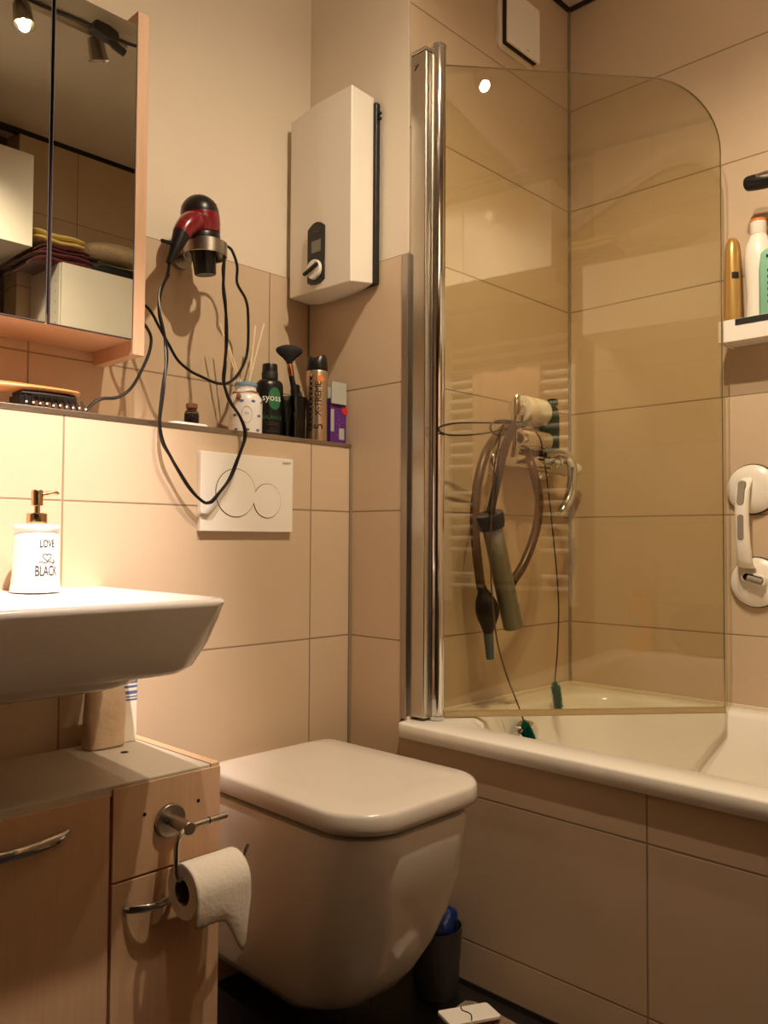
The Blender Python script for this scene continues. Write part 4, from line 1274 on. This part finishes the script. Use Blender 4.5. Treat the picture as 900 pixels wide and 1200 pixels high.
# towel radiator
t = thing('towel_radiator', 'white ladder towel radiator whose reflection shows in the glass', 'radiator', (-.55, -1.82, .66))
for x in (-.245, -.845):
    MB().box(x - .016, x + .016, -1.835, -1.797, .66, 1.835).build('post', 'enamel', t, bevel=.006)
for z in (1.79, 1.74, 1.685, 1.64, 1.60, 1.555, 1.51, 1.465, 1.415, 1.36, 1.31, 1.26, 1.14, 1.09, 1.04, .99, .94, .89, .78, .73):
    MB().cyl((-.83, -1.816, z), (-.26, -1.816, z), .0115, n=14).build('rail', 'enamel', t)
for x in (-.245, -.845):
    for z in (.75, 1.75):
        MB().cyl((x, -1.83, z), (x, -1.8695, z), .01, n=12).build('bracket', 'enamel', t)
t = thing('hanging_towel', 'pale pink towel hung over a rail of the towel radiator', 'towel', (-.545, -1.79, .76))
prof = [(-1.795, .76), (-1.790, 1.0), (-1.790, 1.3), (-1.792, 1.60), (-1.797, 1.665), (-1.808, 1.680), (-1.822, 1.680), (-1.834, 1.668), (-1.838, 1.60), (-1.838, 1.3)]
nx = 30
vs = []
for y, z in prof:
    for k in range(nx + 1):
        u = k / nx
        f = .010 * math.sin(u * 17 + z) + .008 * math.sin(u * 7 - 2 * z)
        vs.append(Vector((-.70 + .32 * u, (y + abs(f)) if y > -1.815 else y, z)))
g = MB().add(vs, [(i * (nx + 1) + k, i * (nx + 1) + k + 1, (i + 1) * (nx + 1) + k + 1, (i + 1) * (nx + 1) + k) for i in range(len(prof) - 1) for k in range(nx)])
o = g.build('cloth', 'towel_p', t, ang=80)
md = o.modifiers.new('Solid', 'SOLIDIFY')
md.thickness = .005
# orange shampoo + pillow on the tub's foot end
t = thing('orange_bottle', 'orange shampoo bottle on the foot end of the bathtub', 'bottle', (.065, -1.70, .521))
c = (.065, -1.70)
MB().lathe([(.030, .521), (.042, .523), (.046, .545), (.047, .64), (.040, .70), (.028, .72), (.024, .722)], c, 30, sy=.6).build('bottle', 'orangeb', t, ang=50)
MB().lathe([(.024, .722), (.026, .724), (.024, .76), (.018, .763)], c, 24, sy=.8).build('cap', 'orange', t)
disc_on(c, .0472, .625, 100, .024, .032, 24, sy=.6).build('label', 'palegrey', t)
t = thing('bath_pillow', 'taupe bath pillow on the foot end of the bathtub', 'pillow', (.34, -1.69, .521))
lo = []
for i in range(17):
    u = i / 16
    e = max(.08, 1 - abs(2 * u - 1) ** 5) ** .5
    lo.append([Vector((.18 + .36 * u, -1.69 + .045 * e * math.cos(a), .612 + .088 * e * math.copysign(abs(math.sin(a)) ** .6, math.sin(a)))) for a in [2 * PI * q / 28 for q in range(28)]])
MB().loft(lo).build('cushion', 'taupe', t, ang=70)

# ------------------------------------------------------------------ ceiling spotlight bar and its cable
t = thing('ceiling_spotlight', 'ceiling spotlight bar with swivelling heads, seen in the mirror', 'lamp', (-.6, -.95, CE))
MB().box(-1.08, -.12, -.965, -.935, CE - .018, CE - .0005).build('bar', 'steel', t, bevel=.004)
HEADS = [(-.98, (-.90, .0, 1.0), 1), (-.72, (-.45, -1.80, 1.15), 1), (-.45, (-.2, -.6, 0), 1), (-.22, (.40, -1.40, .7), 1)]
LIGHTS = []
for x, tgt, k in HEADS:
    pv = Vector((x, -.95, CE - .044))
    d = (Vector(tgt) - pv).normalized()
    h = MB()
    e = pv + d * .046
    h.tube([pv - d * .02, pv - d * .016, pv + d * .03, e], [.018, .024, .028, .033], 24, cap=False)
    h.tube([pv - d * .0201, pv - d * .02], [.001, .018], 24)
    hd = h.build('lamp_head', 'steel', t)
    MB().tube([(x, -.95, CE - .018), pv], .006, 10).build('stem', 'steel', hd)
    MB().tube([e - d * .038, e - d * .034], [.017, .017], 24).build('bulb', 'bulb', hd)
    LIGHTS.append((e + d * .002, d))
t = thing('lamp_cable', 'dark grey lamp cable with plug connector hanging under the ceiling', 'cable', (-.25, -.86, 2.44))
MB().tube(crv([(-.50, -.93, CE - .01), (-.42, -.90, 2.485), (-.34, -.87, 2.475), (-.27, -.86, 2.470)], 6), .005, 8).build('cord', 'darkgrey', t)
MB().tube(crv([(-.20, -.86, 2.466), (-.14, -.86, 2.470), (-.08, -.86, 2.49), (-.04, -.86, CE - .004)], 6), .005, 8).build('cord', 'darkgrey', t)
g = MB()
Mk = Matrix.Translation((-.235, -.86, 2.466)) @ Matrix.Rotation(.12, 4, 'Y')
k0 = MB().loft([[Vector((x, y, z)) for x, y, z in ((x_, -a, -b), (x_, a, -b), (x_, a, b), (x_, -a, b))] for x_, a, b in ((-.045, .012, .010), (-.038, .018, .017), (.0, .02, .020), (.03, .018, .017), (.04, .010, .010))])
g.add([Mk @ p for p in k0.v], k0.f)
g.build('connector', 'darkgrey', t, bevel=.004)
g = MB().tube([(-.235, -.86, 2.462), (-.20, -.86, 2.440), (-.172, -.858, 2.430)], [.014, .013, .012], 10)
g.build('plug', 'darkgrey', t)

WARM = (1.0, .80, .56)
# beam and spill of each lamp head: head, aim, cone, blend, watts
BEAMS = [(0, (-.90, .0, 1.0), 38, 1.0, 345), (1, (-.50, -1.80, 1.40), 74, 1.0, 88), (2, (-.20, -.60, 0), 150, 1.0, 66), (2, (-.40, .165, 2.1), 90, 1.0, 10),
         (3, (.74, -.68, .25), 104, 1.0, 30), (3, (.40, -1.40, .7), 140, 1.0, 10), (3, (.709, -.60, 2.0), 100, 1.0, 7), (3, (.35, -.19, .8), 80, 1.0, 5)]
for k, aim, sz, bl, w in BEAMS:
    p = LIGHTS[k][0]
    ld_ = bpy.data.lights.new('spot_light', 'SPOT')
    ld_.energy = w
    ld_.color = (1.0, .81, .72) if k == 0 else WARM
    ld_.spot_size = math.radians(sz)
    ld_.spot_blend = bl
    ld_.shadow_soft_size = .015
    lo_ = bpy.data.objects.new('spot_light', ld_)
    lo_.location = p
    lo_.rotation_euler = (Vector(aim) - p).to_track_quat('-Z', 'Y').to_euler()
    COL.objects.link(lo_)

# ------------------------------------------------------------------ world, camera, view
w = bpy.data.worlds.new('World')
S.world = w
w.use_nodes = True
w.node_tree.nodes['Background'].inputs['Color'].default_value = (.02, .018, .015, 1)
w.node_tree.nodes['Background'].inputs['Strength'].default_value = .2

cam = bpy.data.cameras.new('Camera')
cam.sensor_width = 36
cam.sensor_fit = 'AUTO'
cam.lens = 971.0 / 1200 * 36
cam.clip_start = .02
co = bpy.data.objects.new('Camera', cam)
COL.objects.link(co)
Rr = Vector((.69521228, -.7187816, .00573541))
Uu = Vector((-.02848357, -.019575, .99940257))
Ff = Vector((.71823991, .6949603, .03408225))
co.matrix_world = Matrix(((Rr.x, Uu.x, -Ff.x, -1.41459), (Rr.y, Uu.y, -Ff.y, -1.483966), (Rr.z, Uu.z, -Ff.z, .930619), (0, 0, 0, 1)))
S.camera = co
S.view_settings.view_transform = 'Standard'
S.view_settings.look = 'None'
S.view_settings.exposure = 0.10
S.view_settings.gamma = 1.0
S.view_settings.use_curve_mapping = False
try:
    S.cycles.use_denoising = True
    S.cycles.max_bounces = 10
    S.cycles.diffuse_bounces = 6
    S.cycles.glossy_bounces = 6
    S.cycles.transparent_max_bounces = 16
    S.cycles.caustics_reflective = False
    S.cycles.caustics_refractive = False
    S.cycles.sample_clamp_indirect = 6.0
except Exception:
    pass
